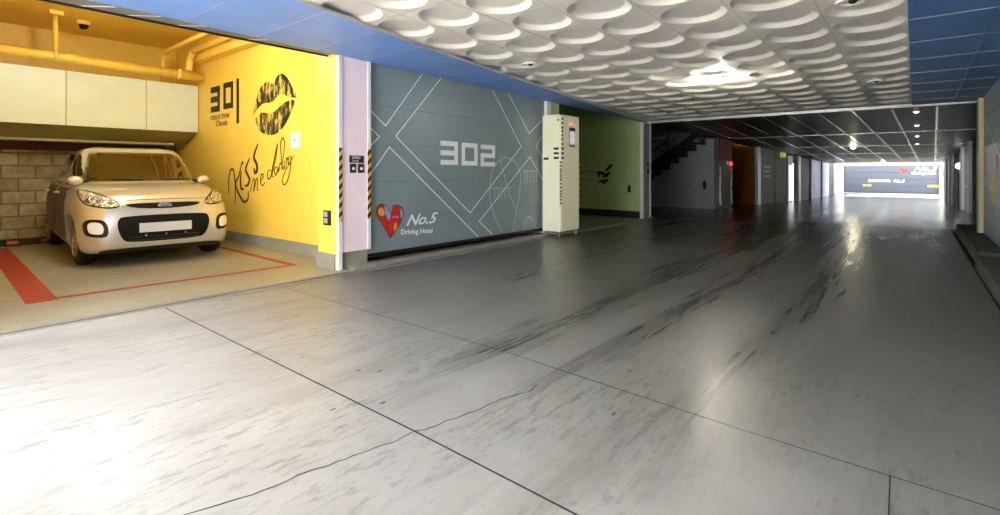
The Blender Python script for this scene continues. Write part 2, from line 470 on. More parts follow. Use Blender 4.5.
m.build('seam', M['trimgrey'], bpy.data.objects['ceiling_right'])
# metal bar where the low ceiling begins
m = MB(); m.box((-5.05, 11.58, 2.255), (1.0, 11.64, 2.33)); struct(m.build('trim_3', M['trimgrey']), 'metal bar where the dark ceiling begins')
# far ceiling
m = MB(); yy = [11.64, 16, 20, 25, 30, 36, 45.5]
for a, b in zip(yy, yy[1:]):
    for (x0a, x1a, x0b, x1b, mi) in ((-5.2, .35+.02*(a-12), -5.2, .35+.02*(b-12), 0), (.35+.02*(a-12), 2.4, .35+.02*(b-12), 2.4, 1)):
        m.prism([(x0a, a), (x1a, a), (x1b, b), (x0b, b)], lambda p, q: (p, q, cz(q)), lambda p, q: (p, q, cz(q)+.04), mi)
farc = struct(m.build('ceiling_far', [M['farceil'], M['fardark']]), 'low dark metal ceiling of the far stretch')
m = MB()
for xa, xb in ((-4.2, -6.9), (-3.65, -5.9), (-3.1, -4.8), (-2.55, -3.75), (-2.05, -2.65), (-1.52, -1.55), (-.95, -.60), (-.35, .20), (.30, 1.0)):
    for k in range(10):
        t0, t1 = k/10, (k+1)/10
        ya, yb = 11.7+31.2*t0, 11.7+31.2*t1
        x0, x1 = xa+(xb-xa)*t0, xa+(xb-xa)*t1
        if min(x0, x1) < -5.0: continue
        w = .018+.04*t0
        m.prism([(x0-w, ya), (x0+w, ya), (x1+w, yb), (x1-w, yb)], lambda p, q: (p, q, cz(q)-.012), lambda p, q: (p, q, cz(q)+.002))
for yq in (17.8, 24, 30.2, 36.4, 42.7): m.box((-4.98, yq-.04, cz(yq)-.014), (1.38, yq+.04, cz(yq)+.002))
m.build('ceiling_strip', M['strip'], farc)
# roof slab over everything, end of roof open to the sky
m = MB(); m.box((-13, -1.9, 3.62), (4, 45.5, 3.9)); m.box((-13, -2.0, 2.44), (4, -1.9, 3.9))
m.box((-13, 45.4, 1.76), (4, 45.55, 3.9))
struct(m.build('ceiling_slab', M['grey']), 'concrete roof slab')

# ------------------------------------------------------------------ yellow bay
m = MB(); m.box((-11.2, YW, 0), (-5.36, YW+.14, 3.6))
struct(m.build('wall_right_yellow', M['yellow']), 'bright yellow side wall of the open bay')
struct(MB().box((-5.42, 3.265, 0), (-5.035, YW, 3.6)).build('wall_return_yellow', M['yellow']), 'yellow side of the pillar at the front of the open bay')
m = MB(); m.box((-10.8, YW-.02, 0), (-5.42, YW, .15)); m.box((-5.43, 3.245, 0), (-5.06, 3.265, .17)); m.box((-5.44, 3.25, 0), (-5.42, YW, .16))
struct(m.build('baseboard_right', M['baseb']), 'grey kerb along the yellow wall')
m = MB(); m.box((-11.1, -.1, 0), (-10.95, YW+.1, 1.78)); struct(m.build('wall_back', M['block']), 'rough block wall behind the car')
m = MB(); m.box((-11.1, -.1, 1.78), (-10.95, YW+.1, 3.6)); m.box((-11.1, -.25, 0), (-5.0, -.1, 3.6)); struct(m.build('wall_back_yellow', M['yellow']), 'yellow wall above the panelled duct')
m = MB(); m.box((-11.2, -.2, 3.42), (-5.2, YW+.1, 3.6)); m.box((-5.95, -.1, 3.24), (-5.25, YW, 3.43))
struct(m.build('ceiling_yellow', M['yellow']), 'yellow ceiling of the open bay')
# header above the doors
m = MB(); m.box((-5.22, -1.9, 2.46), (-5.02, 45.5, 3.62)); struct(m.build('wall_left', M['grey']), 'wall above the left doors')
# raised overhead door: only its lower edge shows under the header
m = MB(); m.box((-5.20, 0, 2.435), (-5.0, 3.26, 2.452), 0, .003)
d2 = struct(m.build('door_2', M['dooredge']), 'bottom edge of the raised overhead door')
m = MB()
for y in (.5, 1.02, 1.34, 1.72, 2.35): m.prism([(-5.19, y), (-5.19, y+.02), (-5.01, y+.2), (-5.01, y+.18)], lambda a, b: (a, b, 2.4345), lambda a, b: (a, b, 2.433))
m.build('line_art', M['line'], d2)
m = MB(); m.box((-5.225, 0, 2.42), (-5.20, 3.26, 2.47)); m.build('rubber_seal', M['black'], d2)

# boxed duct across the back of the bay, three panels
t = empty('panelled_duct', (-10.4, 1.8, 1.7)); tag(t, 'long cream panelled duct box on the back wall above the car', 'duct')
PX = -9.84
duct = []
for y0, y1 in ((-.08, 1.775), (1.785, 2.80), (2.81, 3.585)):
    duct.append((y0, y1))
    o = MB().box((PX, y0, 1.80), (PX-.02, y1, 2.62), 0, .003).build('front_panel', M['cream']); o.parent = t; o.matrix_parent_inverse = Matrix.Translation(-Vector(t.location))
def put(o, root):
    o.parent = root; o.matrix_parent_inverse = Matrix.Translation(-Vector(root.location)); return o
m = MB(); m.prism([(PX-.021, 1.80), (PX-.021, 2.62), (-10.94, 2.62), (-10.94, 1.60), (-10.45, 1.62)], lambda a, b: (a, -.08, b), lambda a, b: (a, 3.585, b))
put(m.build('casing', M['creamdark']), t)
m = MB(); m.box((-10.52, -.08, 1.585), (-10.44, 3.4, 1.625)); put(m.build('edge_rail', M['cream']), t)
m = MB(); m.box((-10.94, .0, 1.45), (-10.86, 3.4, 1.58)); 
tag(m.build('gap_infill', M['brown']), 'dark gap beam fixed under the duct on the block wall', 'infill')  # dark bar standing in for the dark gap under the duct

# yellow pipes
def pipe(path, r, label, flanges=()):
    m = MB(); m.tube(path, r, 14)
    o = m.build('ceiling_pipe', M['yellow'], smooth=True); tag(o, label, 'pipe', 'yellow painted pipes')
    for f in flanges:
        q = MB(); q.lathe([(r*1.3, -.03), (r*1.3, .03)], f, 'y', 16); fo = q.build('pipe_collar', M['yellow'], o)
    return o
pipe([(-9.6, -.08, 2.79), (-9.6, YW-.02, 2.74)], .07, 'thick yellow pipe running level across the back of the bay', [(-9.6, .45, 2.785), (-9.6, 3.2, 2.75)])
pipe(spline([(-9.6, 3.36, 2.83), (-9.58, 3.36, 3.0), (-9.45, 3.36, 3.12), (-9.2, 3.36, 3.16), (-6.1, 3.36, 3.17)], 5), .055, 'yellow pipe bending up beside the yellow wall and running to the front')
pipe(spline([(-9.95, 3.08, 2.64), (-9.95, 3.08, 2.9), (-9.9, 3.08, 3.06), (-9.7, 3.08, 3.14), (-6.1, 3.08, 3.19)], 5), .035, 'thin yellow pipe running to the front, left of the bent pipe')
m = MB(); m.box((-9.9, 3.45, 3.0), (-6.0, 3.59, 3.16), 0, .01); tag(m.build('cable_trunking', M['yellow']), 'square yellow trunking high along the yellow wall', 'trunking')
t = empty('pipe_hanger', (-9.6, 1.62, 3.42)); tag(t, 'yellow bracket hanging the level pipe from the ceiling', 'bracket')
put(MB().tube([(-9.6, 1.62, 3.42), (-9.6, 1.62, 2.86)], .03).build('rod', M['yellow']), t)
put(MB().box((-9.68, 1.54, 3.36), (-9.52, 1.70, 3.42), 0, .01).build('top_plate', M['yellow']), t)
put(MB().lathe([(.085, -.025), (.085, .025)], (-9.6, 1.62, 2.783), 'y').build('clamp', M['yellow']), t)
t = empty('security_camera', (-9.9, 2.0, 3.42)); tag(t, 'small dark dome camera on the yellow ceiling', 'camera')
put(MB().lathe([(.085, 3.42), (.085, 3.375), (.06, 3.36)], (-9.9, 2.0, 0)).build('mount', M['yellow']), t)
put(MB().lathe([(.065, 3.37), (.062, 3.34), (.045, 3.305), (.015, 3.29)], (-9.9, 2.0, 0)).build('dome', M['blackgloss']), t)
put(MB().lathe([(.018, -.07), (.018, -.055)], (-9.9+.03*0, 2.0, 3.325), 'y').build('lens', M['chrome']), t)

# lettering and art on the yellow wall (X along, Z up)
WY = FACY(YW-.001)
m = MB()
def digit(kind, x0, z0, x1, z1, t, tv, fm, h):
    zm = (z0+z1)/2
    if kind == '3': polys = [[(x0, z0), (x1, z0), (x1, z1), (x0, z1), (x0, z1-tv), (x1-t, z1-tv), (x1-t, zm+tv/2), (x0, zm+tv/2), (x0, zm-tv/2), (x1-t, zm-tv/2), (x1-t, z0+tv), (x0, z0+tv)]]
    elif kind == '2': polys = [[(x0, z0), (x1, z0), (x1, z0+tv), (x0+t, z0+tv), (x0+t, zm-tv/2), (x1, zm-tv/2), (x1, z1), (x0, z1), (x0, z1-tv), (x1-t, z1-tv), (x1-t, zm+tv/2), (x0, zm+tv/2)]]
    elif kind == '0': polys = [[(x0, z0), (x1, z0), (x1, z1), (x0, z1), (x0, zm), (x0+t, zm), (x0+t, z1-tv), (x1-t, z1-tv), (x1-t, z0+tv), (x0+t, z0+tv), (x0+t, zm), (x0, zm)]]
    else: polys = [[(x0, z0), (x1, z0), (x1, z1), (x0, z1)]]
    if kind == '0': polys = [[(x0, z0), (x1, z0), (x1, z0+tv), (x0, z0+tv)], [(x0, z1-tv), (x1, z1-tv), (x1, z1), (x0, z1)], [(x0, z0+tv), (x0+t, z0+tv), (x0+t, z1-tv), (x0, z1-tv)], [(x1-t, z0+tv), (x1, z0+tv), (x1, z1-tv), (x1-t, z1-tv)]]
    for p in polys: m.prism(p, lambda a, b: fm(a, b, 0), lambda a, b: fm(a, b, h))
digit('3', -9.32, 2.11, -8.96, 2.54, .09, .10, WY, .003); digit('0', -8.82, 2.13, -8.46, 2.56, .085, .09, WY, .003); digit('1', -8.34, 1.87, -8.25, 2.58, 0, 0, WY, .003)
o = m.build('number_lettering', M['ink']); tag(o, 'black block number 301 painted on the yellow wall', 'lettering')
text('small_lettering', 'COLLECTION', .105, (-9.33, YW-.004, 1.985), (1, 0, 0), (0, 0, 1), M['inkthin'], o, sx=1.12)
text('small_lettering', 'Classic', .13, (-9.12, YW-.004, 1.87), (1, 0, 0), (0, 0, 1), M['inkthin'], o, sx=1.3)
up = spline([(-7.79, 1.94), (-7.67, 2.19), (-7.53, 2.36), (-7.34, 2.42), (-7.16, 2.37), (-7.05, 2.46), (-6.92, 2.49), (-6.77, 2.42), (-6.63, 2.27), (-6.51, 2.12), (-6.7, 2.14), (-6.95, 2.20), (-7.2, 2.11), (-7.51, 2.10), (-7.79, 1.94)], 4)[:-1]
lo = spline([(-7.70, 1.90), (-7.51, 1.98), (-7.2, 1.95), (-6.95, 2.03), (-6.79, 2.08), (-6.57, 2.08), (-6.65, 1.93), (-6.85, 1.74), (-7.11, 1.64), (-7.42, 1.66), (-7.62, 1.76), (-7.70, 1.90)], 4)[:-1]
m = MB(); m.prism(up, lambda a, b: WY(a, b, 0), lambda a, b: WY(a, b, .003)); m.prism(lo, lambda a, b: WY(a, b, 0), lambda a, b: WY(a, b, .003))
tag(m.build('lips_decal', M['lips']), 'large black cracked lip print on the yellow wall', 'wall decal')
t = empty('script_lettering', (-7.6, YW, 1.0)); tag(t, 'flowing black handwriting Kiss me darling on the yellow wall', 'lettering')
def pen(m, pts, w, thick=1):
    s_ = spline(pts, 5); n = len(s_)
    m.stroke(s_, [w*(.55+.9*math.sin(PI*i/(n-1))**.7)*thick for i in range(n)], WY, .003)
q = MB(); pen(q, [(-8.60, .74), (-8.63, .9), (-8.57, 1.11), (-8.46, 1.14), (-8.40, 1.0), (-8.38, .81), (-8.39, .60)], .022)
pen(q, [(-8.14, 1.26), (-8.26, 1.04), (-8.37, .91), (-8.26, .76), (-8.09, .64), (-7.95, .68), (-7.93, .80)], .026)
put(q.build('letter', M['ink']), t); q = MB(); pen(q, [(-8.17, 1.12), (-8.20, .98), (-8.17, .84), (-8.09, .84)], .03); pen(q, [(-8.13, 1.22), (-8.12, 1.24), (-8.11, 1.22)], .03)
put(q.build('letter', M['ink']), t); q = MB(); pen(q, [(-7.89, 1.31), (-8.02, 1.15), (-7.95, 1.05), (-7.89, .99), (-7.95, .90), (-8.05, .89)], .034)
put(q.build('letter', M['ink']), t); q = MB(); pen(q, [(-7.62, 1.52), (-7.75, 1.33), (-7.66, 1.22), (-7.65, 1.12), (-7.72, 1.09), (-7.75, 1.16)], .04)
put(q.build('letter', M['ink']), t)
for pts in ([(-7.86, .80), (-7.78, .98), (-7.73, .98), (-7.75, .82), (-7.68, .98), (-7.63, .99), (-7.64, .84), (-7.60, .83)],
            [(-7.55, .95), (-7.47, 1.01), (-7.46, 1.06), (-7.52, 1.06), (-7.54, .95), (-7.47, .90), (-7.40, .95)],
            [(-7.22, 1.12), (-7.30, 1.12), (-7.33, 1.03), (-7.26, 1.0), (-7.20, 1.10), (-7.06, 1.44), (-7.03, 1.48), (-7.08, 1.30), (-7.19, 1.05), (-7.14, 1.04)],
            [(-7.02, 1.16), (-7.09, 1.17), (-7.12, 1.10), (-7.07, 1.06), (-7.01, 1.16), (-7.01, 1.08)],
            [(-6.99, 1.10), (-6.96, 1.22), (-6.92, 1.21), (-6.92, 1.22)],
            [(-6.93, 1.12), (-6.86, 1.35), (-6.83, 1.50), (-6.88, 1.58), (-6.94, 1.50), (-6.92, 1.30), (-6.88, 1.14), (-6.85, 1.18)],
            [(-6.84, 1.26), (-6.84, 1.16), (-6.80, 1.16)], [(-6.79, 1.16), (-6.78, 1.28), (-6.74, 1.28), (-6.73, 1.18)],
            [(-6.66, 1.30), (-6.71, 1.31), (-6.73, 1.24), (-6.68, 1.21), (-6.65, 1.30), (-6.69, 1.10), (-6.78, .95), (-6.87, .93), (-6.88, 1.02), (-6.76, 1.16), (-6.58, 1.32)]):
    q = MB(); pen(q, pts, .016); put(q.build('thin_letter', M['inkthin']), t)
t = empty('wall_plate', (-6.52, YW, 1.53)); tag(t, 'square white blank plate on the yellow wall right of the lips', 'wall plate')
put(MB().box((-6.65, YW-.015, 1.42), (-6.40, YW, 1.64), 0, .005).build('cover', M['white']), t)
put(MB().lathe([(.012, 0), (.012, -.006)], (-6.53, YW-.014, 1.535), 'y', 10).build('screw', M['black']), t)
t = empty('wall_switch', (-5.22, 3.265, .57)); tag(t, 'black double switch low on the yellow pillar side', 'switch')
put(MB().box((-5.29, 3.25, .49), (-5.15, 3.265, .66), 0, .003).build('cover', M['black']), t)
for z in (.51, .585): put(MB().box((-5.265, 3.243, z), (-5.20, 3.252, z+.06), 0, .003).build('rocker', M['trimgrey']), t)
t = empty('wheel_stop', (-10.4, 1.5, 0)); tag(t, 'black rubber wheel stop with red reflectors behind the car', 'wheel stop')
m = MB(); m.prism([(-10.55, 0), (-10.36, 0), (-10.40, .095), (-10.51, .095)], lambda a, b: (a, 1.12, b), lambda a, b: (a, 1.80, b)); put(m.build('block', M['rubber']), t)
for y in (1.2, 1.58): put(MB().box((-10.398, y, .03), (-10.365, y+.12, .075), 0).build('reflector', M['amber']), t)

# ------------------------------------------------------------------ pillar between the open bay and door 302
PK = 3.68
m = MB(); m.box((-5.36, 3.27, .19), (-5.0, PK, 2.46)); p1 = struct(m.build('wall_pillar_pink', M['pink']), 'pale pink pillar between the open bay and the 302 door')
m = MB(); m.box((-5.4, 3.28, 0), (-5.03, PK-.01, .19)); m.box((-5.05, 3.4, 0), (-4.9, 3.7, .03)); m.build('plinth', M['baseb'], p1)
m = MB(); m.box((-5.035, 3.255, .0), (-4.985, 3.30, 2.46)); m.build('corner_trim', M['white'], p1)
m = MB(); m.box((-5.06, PK-.03, .19), (-4.99, PK+.012, 2.46)); m.build('corner_trim', M['white'], p1)
m = MB(); m.box((-4.985, 3.256, .55), (-4.982, 3.302, 1.37)); tag(m.build('hazard_tape', M['hazY']), 'black and yellow hazard tape on the left edge of the pink pillar', 'tape', 'hazard tapes on the pink pillar')
m = MB(); m.box((-4.99, PK-.035, .55), (-4.986, PK+.012, 1.37)); tag(m.build('hazard_tape', M['hazY']), 'black and yellow hazard tape on the right edge of the pink pillar', 'tape', 'hazard tapes on the pink pillar')
t = empty('wall_sign', (-5.0, 3.5, 1.25)); tag(t, 'small dark plaque with pale writing on the pink pillar', 'sign')
put(MB().box((-5.0, 3.40, 1.205), (-4.992, 3.595, 1.29), 0, .002).build('plaque', M['black']), t)
put(text('lettering', 'OPEN', .042, (-4.992, 3.43, 1.25), (0, 1, 0), (0, 0, 1), M['white'], sx=1.05), t)
put(text('lettering', 'CLOSE', .032, (-4.992, 3.43, 1.215), (0, 1, 0), (0, 0, 1), M['white']), t)
for y, w in ((3.405, 'left'), (3.515, 'right')):
    t = empty('call_button', (-5.0, y+.04, 1.15)); tag(t, f'{w} black push button under the plaque on the pink pillar', 'button', 'push buttons on the pink pillar')
    put(MB().box((-5.0, y, 1.09), (-4.985, y+.08, 1.195), 0, .006).build('housing', M['black']), t)
    put(MB().lathe([(.018, 0), (.016, .01)], (-4.986, y+.04, 1.14), 'x', 14).build('push_cap', M['white']), t)

# ------------------------------------------------------------------ garage door 302
DX = -5.06; DF = FACX(DX)
m = MB(); zs = [.12, .52, .98, 1.44, 1.90, 2.42]
for a, b in zip(zs, zs[1:]): m.box((DX-.04, 3.69, a+.0012), (DX, 7.43, b-.0012), 0, .002)
m.box((DX-.05, 3.69, .10), (DX-.012, 7.43, 2.42), 1); m.box((DX-.045, 3.69, .07), (DX-.002, 7.43, .12), 1)
d1 = struct(m.build('door_1', [M['doorgrey'], M['black']]), 'grey sectional garage door numbered 302')
m = MB()
for pts in ([(4.58, 2.415), (3.96, 1.67), (3.72, 1.85)], [(3.72, 1.64), (3.87, 1.53), (3.72, 1.4)], [(4.93, 2.415), (4.12, 1.55)],
            [(3.72, 1.05), (4.02, 1.41), (5.68, .13)], [(5.97, 2.415), (6.75, 1.52), (5.5, .50), (4.12, 1.55)], [(6.35, 2.415), (6.98, 1.75), (7.42, 2.05)],
            [(6.01, .13), (5.7, .36), (7.0, 1.36), (7.42, .92)], [(7.42, 1.80), (7.18, 1.55), (7.42, 1.30)]):
    m.stroke(pts, .014, DF, .0015)
m.build('line_art', M['line'], d1)
m = MB()
digit('3', 4.90, 1.20, 5.24, 1.533, .07, .068, DF, .004); digit('0', 5.32, 1.195, 5.66, 1.525, .068, .066, DF, .004); digit('2', 5.735, 1.185, 6.07, 1.515, .07, .068, DF, .004)
m.build('door_number', M['line'], d1)
m = MB()
FW = .026
m.stroke(spline([(6.23, .15), (6.02, .5), (5.94, .78), (6.01, 1.12), (6.18, 1.28), (6.36, 1.33), (6.6, 1.25), (6.72, 1.09), (6.72, .85), (6.66, .6), (6.58, .35), (6.52, .14)], 5), FW, DF, .0012)
m.stroke(spline([(6.21, 1.28), (6.30, 1.05), (6.42, .76), (6.59, .52)], 5), FW, DF, .0012)
m.stroke([(5.98, .85), (6.52, .85)], FW, DF, .0012); m.stroke([(6.78, 1.12), (7.25, 1.12)], FW, DF, .0012)
for k in range(5): m.stroke([(6.06+.09*k, .85), (6.06+.09*k, .62+.02*k)], FW, DF, .0012); m.stroke([(6.84+.085*k, 1.12), (6.84+.085*k, .92)], FW, DF, .0012)
m.stroke(spline([(6.81, .14), (6.85, .27), (6.96, .34), (7.10, .27), (7.14, .14)], 5), FW, DF, .0012)
m.stroke(spline([(7.2, 1.28), (7.32, .9), (7.34, .4), (7.30, .15)], 4), FW, DF, .0012)
m.build('faint_art', M['faint'], d1)
def emblem(o0, sc, par, F, name='heart_emblem'):
    P = lambda pts: [(o0[0]+x*sc, o0[1]+y*sc) for x, y in pts]
    left = spline([(.5, -.02), (.2, .42), (.02, .72), (.03, .90), (.14, .99), (.28, .98), (.40, .86), (.47, .78), (.50, .60), (.50, .3), (.5, -.02)], 4)[:-1]
    right = spline([(.5, -.02), (.52, .3), (.50, .6), (.56, .80), (.60, .92), (.74, .94), (.9, .88), (.99, .72), (.95, .52), (.8, .3), (.62, .08), (.5, -.02)], 4)[:-1]
    q = MB(); 
    def pl(pts, h0, h1, mi): q.prism(P(pts), lambda a, b: F(a, b, h0), lambda a, b: F(a, b, h1), mi)
    out = [(.5+(x-.5)*1.06, .46+(y-.46)*1.05) for x, y in left]; pl(out, 0, .0012, 4)
    out = [(.5+(x-.5)*1.06, .46+(y-.46)*1.05) for x, y in right]; pl(out, 0, .0012, 4)
    pl(left, .0012, .0022, 0); pl(right, .0012, .0022, 0)
    pl([(.28, .97), (.40, .86), (.47, .78), (.5, .6), (.44, .5), (.30, .74)], .0022, .003, 1)
    pl(chaikin([(.05, .70), (.04, .88), (.16, .93), (.26, .84), (.30, .68), (.18, .66)]), .0022, .003, 2)
    pl([(.90, .87), (.99, .72), (.95, .52), (.88, .60)], .0022, .003, 1)
    pl(chaikin([(.60, .22), (.66, .42), (.74, .42), (.76, .32), (.68, .14)]), .0022, .003, 2)
    for x in (.62, .76):
        pl([(x+.035*math.cos(2*PI*k/10), .60+.035*math.sin(2*PI*k/10)) for k in range(10)], .0022, .0032, 1)
    q.build(name, [M['heart'], M['sky'], M['peach'], M['line'], M['ink']], par)
emblem((3.83, .29), .41, d1, DF)
text('script_lettering', 'No.5', .20, (DX+.001, 4.28, .41), (0, 1, 0), (0, 0, 1), M['line'], d1, shear=.45, sx=1.25, bold=.003)
text('lettering', 'Driving Hotel', .095, (DX+.001, 4.20, .305), (0, .995, -.05), (0, .05, .995), M['line'], d1, sx=1.05, bold=.0015)
m = MB(); m.box((-5.3, 3.6, -.02), (-4.95, 7.5, .018)); struct(m.build('trim_4', M['baseb']), 'concrete sill under the 302 door')
m = MB(); m.box((-5.5, 3.7, 0), (-5.4, 7.5, 2.5)); struct(m.build('wall_left_inner', M['dark']), 'dark wall behind the 302 door')

# ------------------------------------------------------------------ green bay
m = MB(); m.box((-5.3, 7.43, 0), (-5.0, 7.56, 2.46)); m.build('tmp', M['white']); o = bpy.data.objects['tmp']; o.name = 'trim_5'; struct(o, 'white door post right of the 302 door')
m = MB(); m.box((-5.45, 7.56, 0), (-5.02, 7.84, 2.46)); m.box((-11.2, 7.60, 0), (-5.4, 7.75, 3.3)); struct(m.build('wall_left_green', M['green']), 'green wall beside the 302 door')
m = MB(); m.box((-11.2, 11.55, 0), (-5.5, 11.68, 3.3)); m.box((-11.2, 7.7, 0), (-11.1, 11.6, 3.3)); gw = struct(m.build('wall_right_green', M['greend']), 'green side wall of the next bay')
m = MB(); m.box((-5.52, 11.46, 0), (-5.05, 11.68, 2.46)); m.build('wall_end', M['green'], gw)
m = MB(); m.box((-11.1, 11.53, 0), (-5.52, 11.55, .16)); m.box((-5.53, 11.44, 0), (-5.06, 11.46, .16)); struct(m.build('baseboard_green', M['dark']), 'dark base along the green wall')
m = MB(); m.box((-11.2, 7.6, 3.3), (-5.2, 11.7, 3.45)); struct(m.build('ceiling_green', M['greend']), 'green bay ceiling')
m = MB(); m.box((-5.18, 7.84, 2.40), (-5.03, 11.42, 2.50)); m.tube([(-4.98, 7.9, 2.43), (-4.98, 11.3, 2.38)], .022); struct(m.build('door_3', M['darksteel']), 'bottom edge of the raised door over the green bay')
m = MB(); m.box((-5.045, 11.445, 0), (-4.99, 11.88, 2.40)); m.box((-5.3, 11.69, 0), (-5.04, 11.88, 2.4)); p3 = struct(m.build('wall_pillar_grey', M['grey']), 'pale grey pillar right of the green bay')
m = MB(); m.box((-5.05, 11.42, 0), (-4.97, 11.48, 2.40)); m.box((-5.02, 11.85, 0), (-4.97, 11.9, 2.4)); m.build('corner_trim', M['white'], p3)
m = MB(); m.box((-4.99, 11.70, 1.22), (-4.975, 11.80, 1.34)); m.box((-4.99, 11.70, 1.05), (-4.975, 11.80, 1.18)); tag(m.build('control_box', M['black']), 'small black control box on the grey pillar by the green bay', 'control box')
GY = FACY(11.55)
def leaf(m, x, z, l, a, f=.38):
    c, s_ = math.cos(a), math.sin(a)
    pts = [(0, 0), (.3*l, f*.5*l), (.7*l, f*.42*l), (l, 0), (.7*l, -f*.42*l), (.3*l, -f*.5*l)]
    m.prism([(x+p*c-q*s_, z+p*s_+q*c) for p, q in pts], lambda a_, b_: GY(a_, b_, 0), lambda a_, b_: GY(a_, b_, .003))
m = MB()
for x, z, l, a in ((-6.24, 1.10, .10, .3), (-6.15, 1.12, .12, -.1), (-6.03, 1.09, .11, -.5), (-6.18, 1.0, .09, 1.2), (-6.07, 1.0, .11, .6), (-6.04, .96, .10, -.9), (-6.16, .92, .10, -.1),
                   (-6.05, .90, .12, .3), (-6.08, .84, .10, .7), (-5.98, 1.16, .11, .8), (-5.92, 1.22, .13, .75), (-5.97, 1.07, .1, .5), (-6.2, .88, .06, .2)): leaf(m, x-.03, z-.04, l*1.35, a, .5)
o = m.build('leaf_decal', M['ink']); tag(o, 'black leafy wreath decal on the green wall', 'wall decal')
for k in range(9): q = MB(); leaf(q, -6.72+.055*k, 1.085+.012*(k % 3), .05, random.uniform(-.6, 1.4), .5); q.build('letter', M['ink'], o)
for k in range(6): q = MB(); leaf(q, -6.68+.06*k, .88+.012*(k % 2), .05, random.uniform(-.6, 1.4), .5); q.build('letter', M['ink'], o)
m = MB(); m.box((-5.37, 11.445, .61), (-5.30, 11.46, .78), 0, .003); tag(m.build('wall_socket', M['black']), 'black socket low on the green wall end', 'socket')

# payment kiosk
t = empty('payment_kiosk', (-5.05, 7.95, 0)); tag(t, 'tall cream payment kiosk standing beside the 302 door', 'kiosk')
kx0, kx1, ky0, ky1 = -5.225, -4.87, 7.64, 8.27
KB = Vector((-5.05, 7.95, 0))
def K(o, t=t):
    o.parent = t; o.matrix_parent_inverse = Matrix.Translation(-KB); return o
K(MB().box((kx0, ky0, .085), (kx1, ky1, 2.11), 0, .008).build('cabinet', M['kiosk']))
K(MB().box((kx1, ky0+.025, .12), (kx1+.012, ky1-.02, 2.08), 0, .004).build('front_door', M['kiosk']))
K(MB().box((kx1+.012, 7.90, 1.56), (kx1+.03, 8.09, 1.90), 0, .004).build('screen_frame', M['dooredge']))
K(MB().box((kx1+.03, 7.915, 1.60), (kx1+.034, 8.075, 1.83), 0).build('screen', M['screen']))
K(MB().box((kx1+.03, 7.92, 1.845), (kx1+.036, 8.07, 1.89), 0).build('slot', M['black']))
K(MB().box((kx1+.012, 7.91, 1.94), (kx1+.016, 8.05, 2.0), 0, .002).build('badge_light', M['pinkglow']))
for x in (kx0+.03, kx1-.06):
    for y in (ky0+.03, ky1-.07): K(MB().box((x, y, 0), (x+.035, y+.04, .09)).build('leg', M['steel']))
m = MB(); m.box((kx0+.03, ky0+.03, .035), (kx1-.03, ky0+.05, .06)); m.box((kx1-.05, ky0+.03, .035), (kx1-.03, ky1-.03, .06)); K(m.build('leg_frame', M['steel']))
sq = [((kx1+.012, ky0+.035, z-.018), (kx1+.014, ky0+.085, z+.018)) for z in (2.03, 1.96, 1.88, 1.82, 1.75, 1.68, 1.60)]
for z in (1.52, 1.44, 1.36): sq += [((kx1-.12, ky0-.002, z-.02), (kx1-.02, ky0+.001, z+.02)), ((kx1+.012, ky0+.035, z-.02), (kx1+.014, ky0+.10, z+.02))]
sq += [((kx0+.03, ky0-.002, 1.33), (kx0+.13, ky0, 1.37)), ((kx1-.05, ky0-.002, 2.0), (kx1-.02, ky0, 2.03))]
for a, b in sq: K(MB().box(a, b).build('printed_square', M['black']))
t.location = (-5.05+.245, 7.95-.39, .006); t.scale = (1, 1, .98)
z = 1.30
while z > .55:
    K(MB().box((kx1-.002, ky0-.001, z-.035), (kx1+.013, ky0+.03+.01*random.random(), z)).build('paint_chip', M['inkthin'])); z -= random.uniform(.04, .065)
m = MB(); m.box((kx1+.0005, ky1-.025, .5), (kx1+.014, ky1+.002, 1.32)); K(m.build('hazard_tape', M['hazY']))

# ------------------------------------------------------------------ stair alcove
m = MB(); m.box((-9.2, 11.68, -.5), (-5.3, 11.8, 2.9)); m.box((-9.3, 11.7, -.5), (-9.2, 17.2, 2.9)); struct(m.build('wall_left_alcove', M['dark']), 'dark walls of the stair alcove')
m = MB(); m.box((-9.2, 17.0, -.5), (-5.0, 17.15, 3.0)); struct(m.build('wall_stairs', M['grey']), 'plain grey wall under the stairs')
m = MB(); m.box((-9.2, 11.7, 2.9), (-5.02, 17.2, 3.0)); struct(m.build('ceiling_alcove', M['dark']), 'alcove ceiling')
t = empty('staircase', (-6, 16.4, -.1)); tag(t, 'black steel staircase rising to the right in the dark alcove', 'staircase')
m = MB(); n = 11; x, z = -7.9, .42; top = []
for k in range(n):
    m.box((x+.29*k, 15.9, z+.195*k), (x+.29*(k+1)+.03, 16.98, z+.195*k+.05)); m.box((x+.29*k, 15.9, z+.195*(k-1)), (x+.29*k+.03, 16.98, z+.195*k+.02))
K2 = lambda o: put(o, t)
K2(m.build('tread_flight', M['black']))
m = MB(); m.prism([(x, z-.12), (x+.29*n, z+.195*n-.12), (x+.29*n, z+.195*n+.12), (x, z+.12)], lambda a, b: (a, 15.84, b), lambda a, b: (a, 15.9, b)); K2(m.build('stringer', M['black']))
for dz in (.55, .85): K2(MB().tube([(x+.1, 15.87, z+dz), (x+.29*8, 15.87, z+.195*8+dz-.1)], .02, 8).build('handrail', M['darksteel']))
for k in range(0, 8, 2): K2(MB().tube([(x+.29*k+.1, 15.87, z+.195*k), (x+.29*k+.1, 15.87, z+.195*k+.78)], .016, 6).build('baluster', M['darksteel']))
m = MB(); m.box((-5.35, 16.98, .55), (-5.25, 17.0, .80), 0, .003); tag(m.build('wall_socket', M['black']), 'black socket low on the grey stair wall', 'socket')
m = MB(); m.lathe([(.05, 0), (.05, -.02), (.02, -.03)], (-5.62, 17.0, .68), 'y', 12); tag(m.build('bell_push', M['white']), 'small white bell push on the grey stair wall', 'bell push')

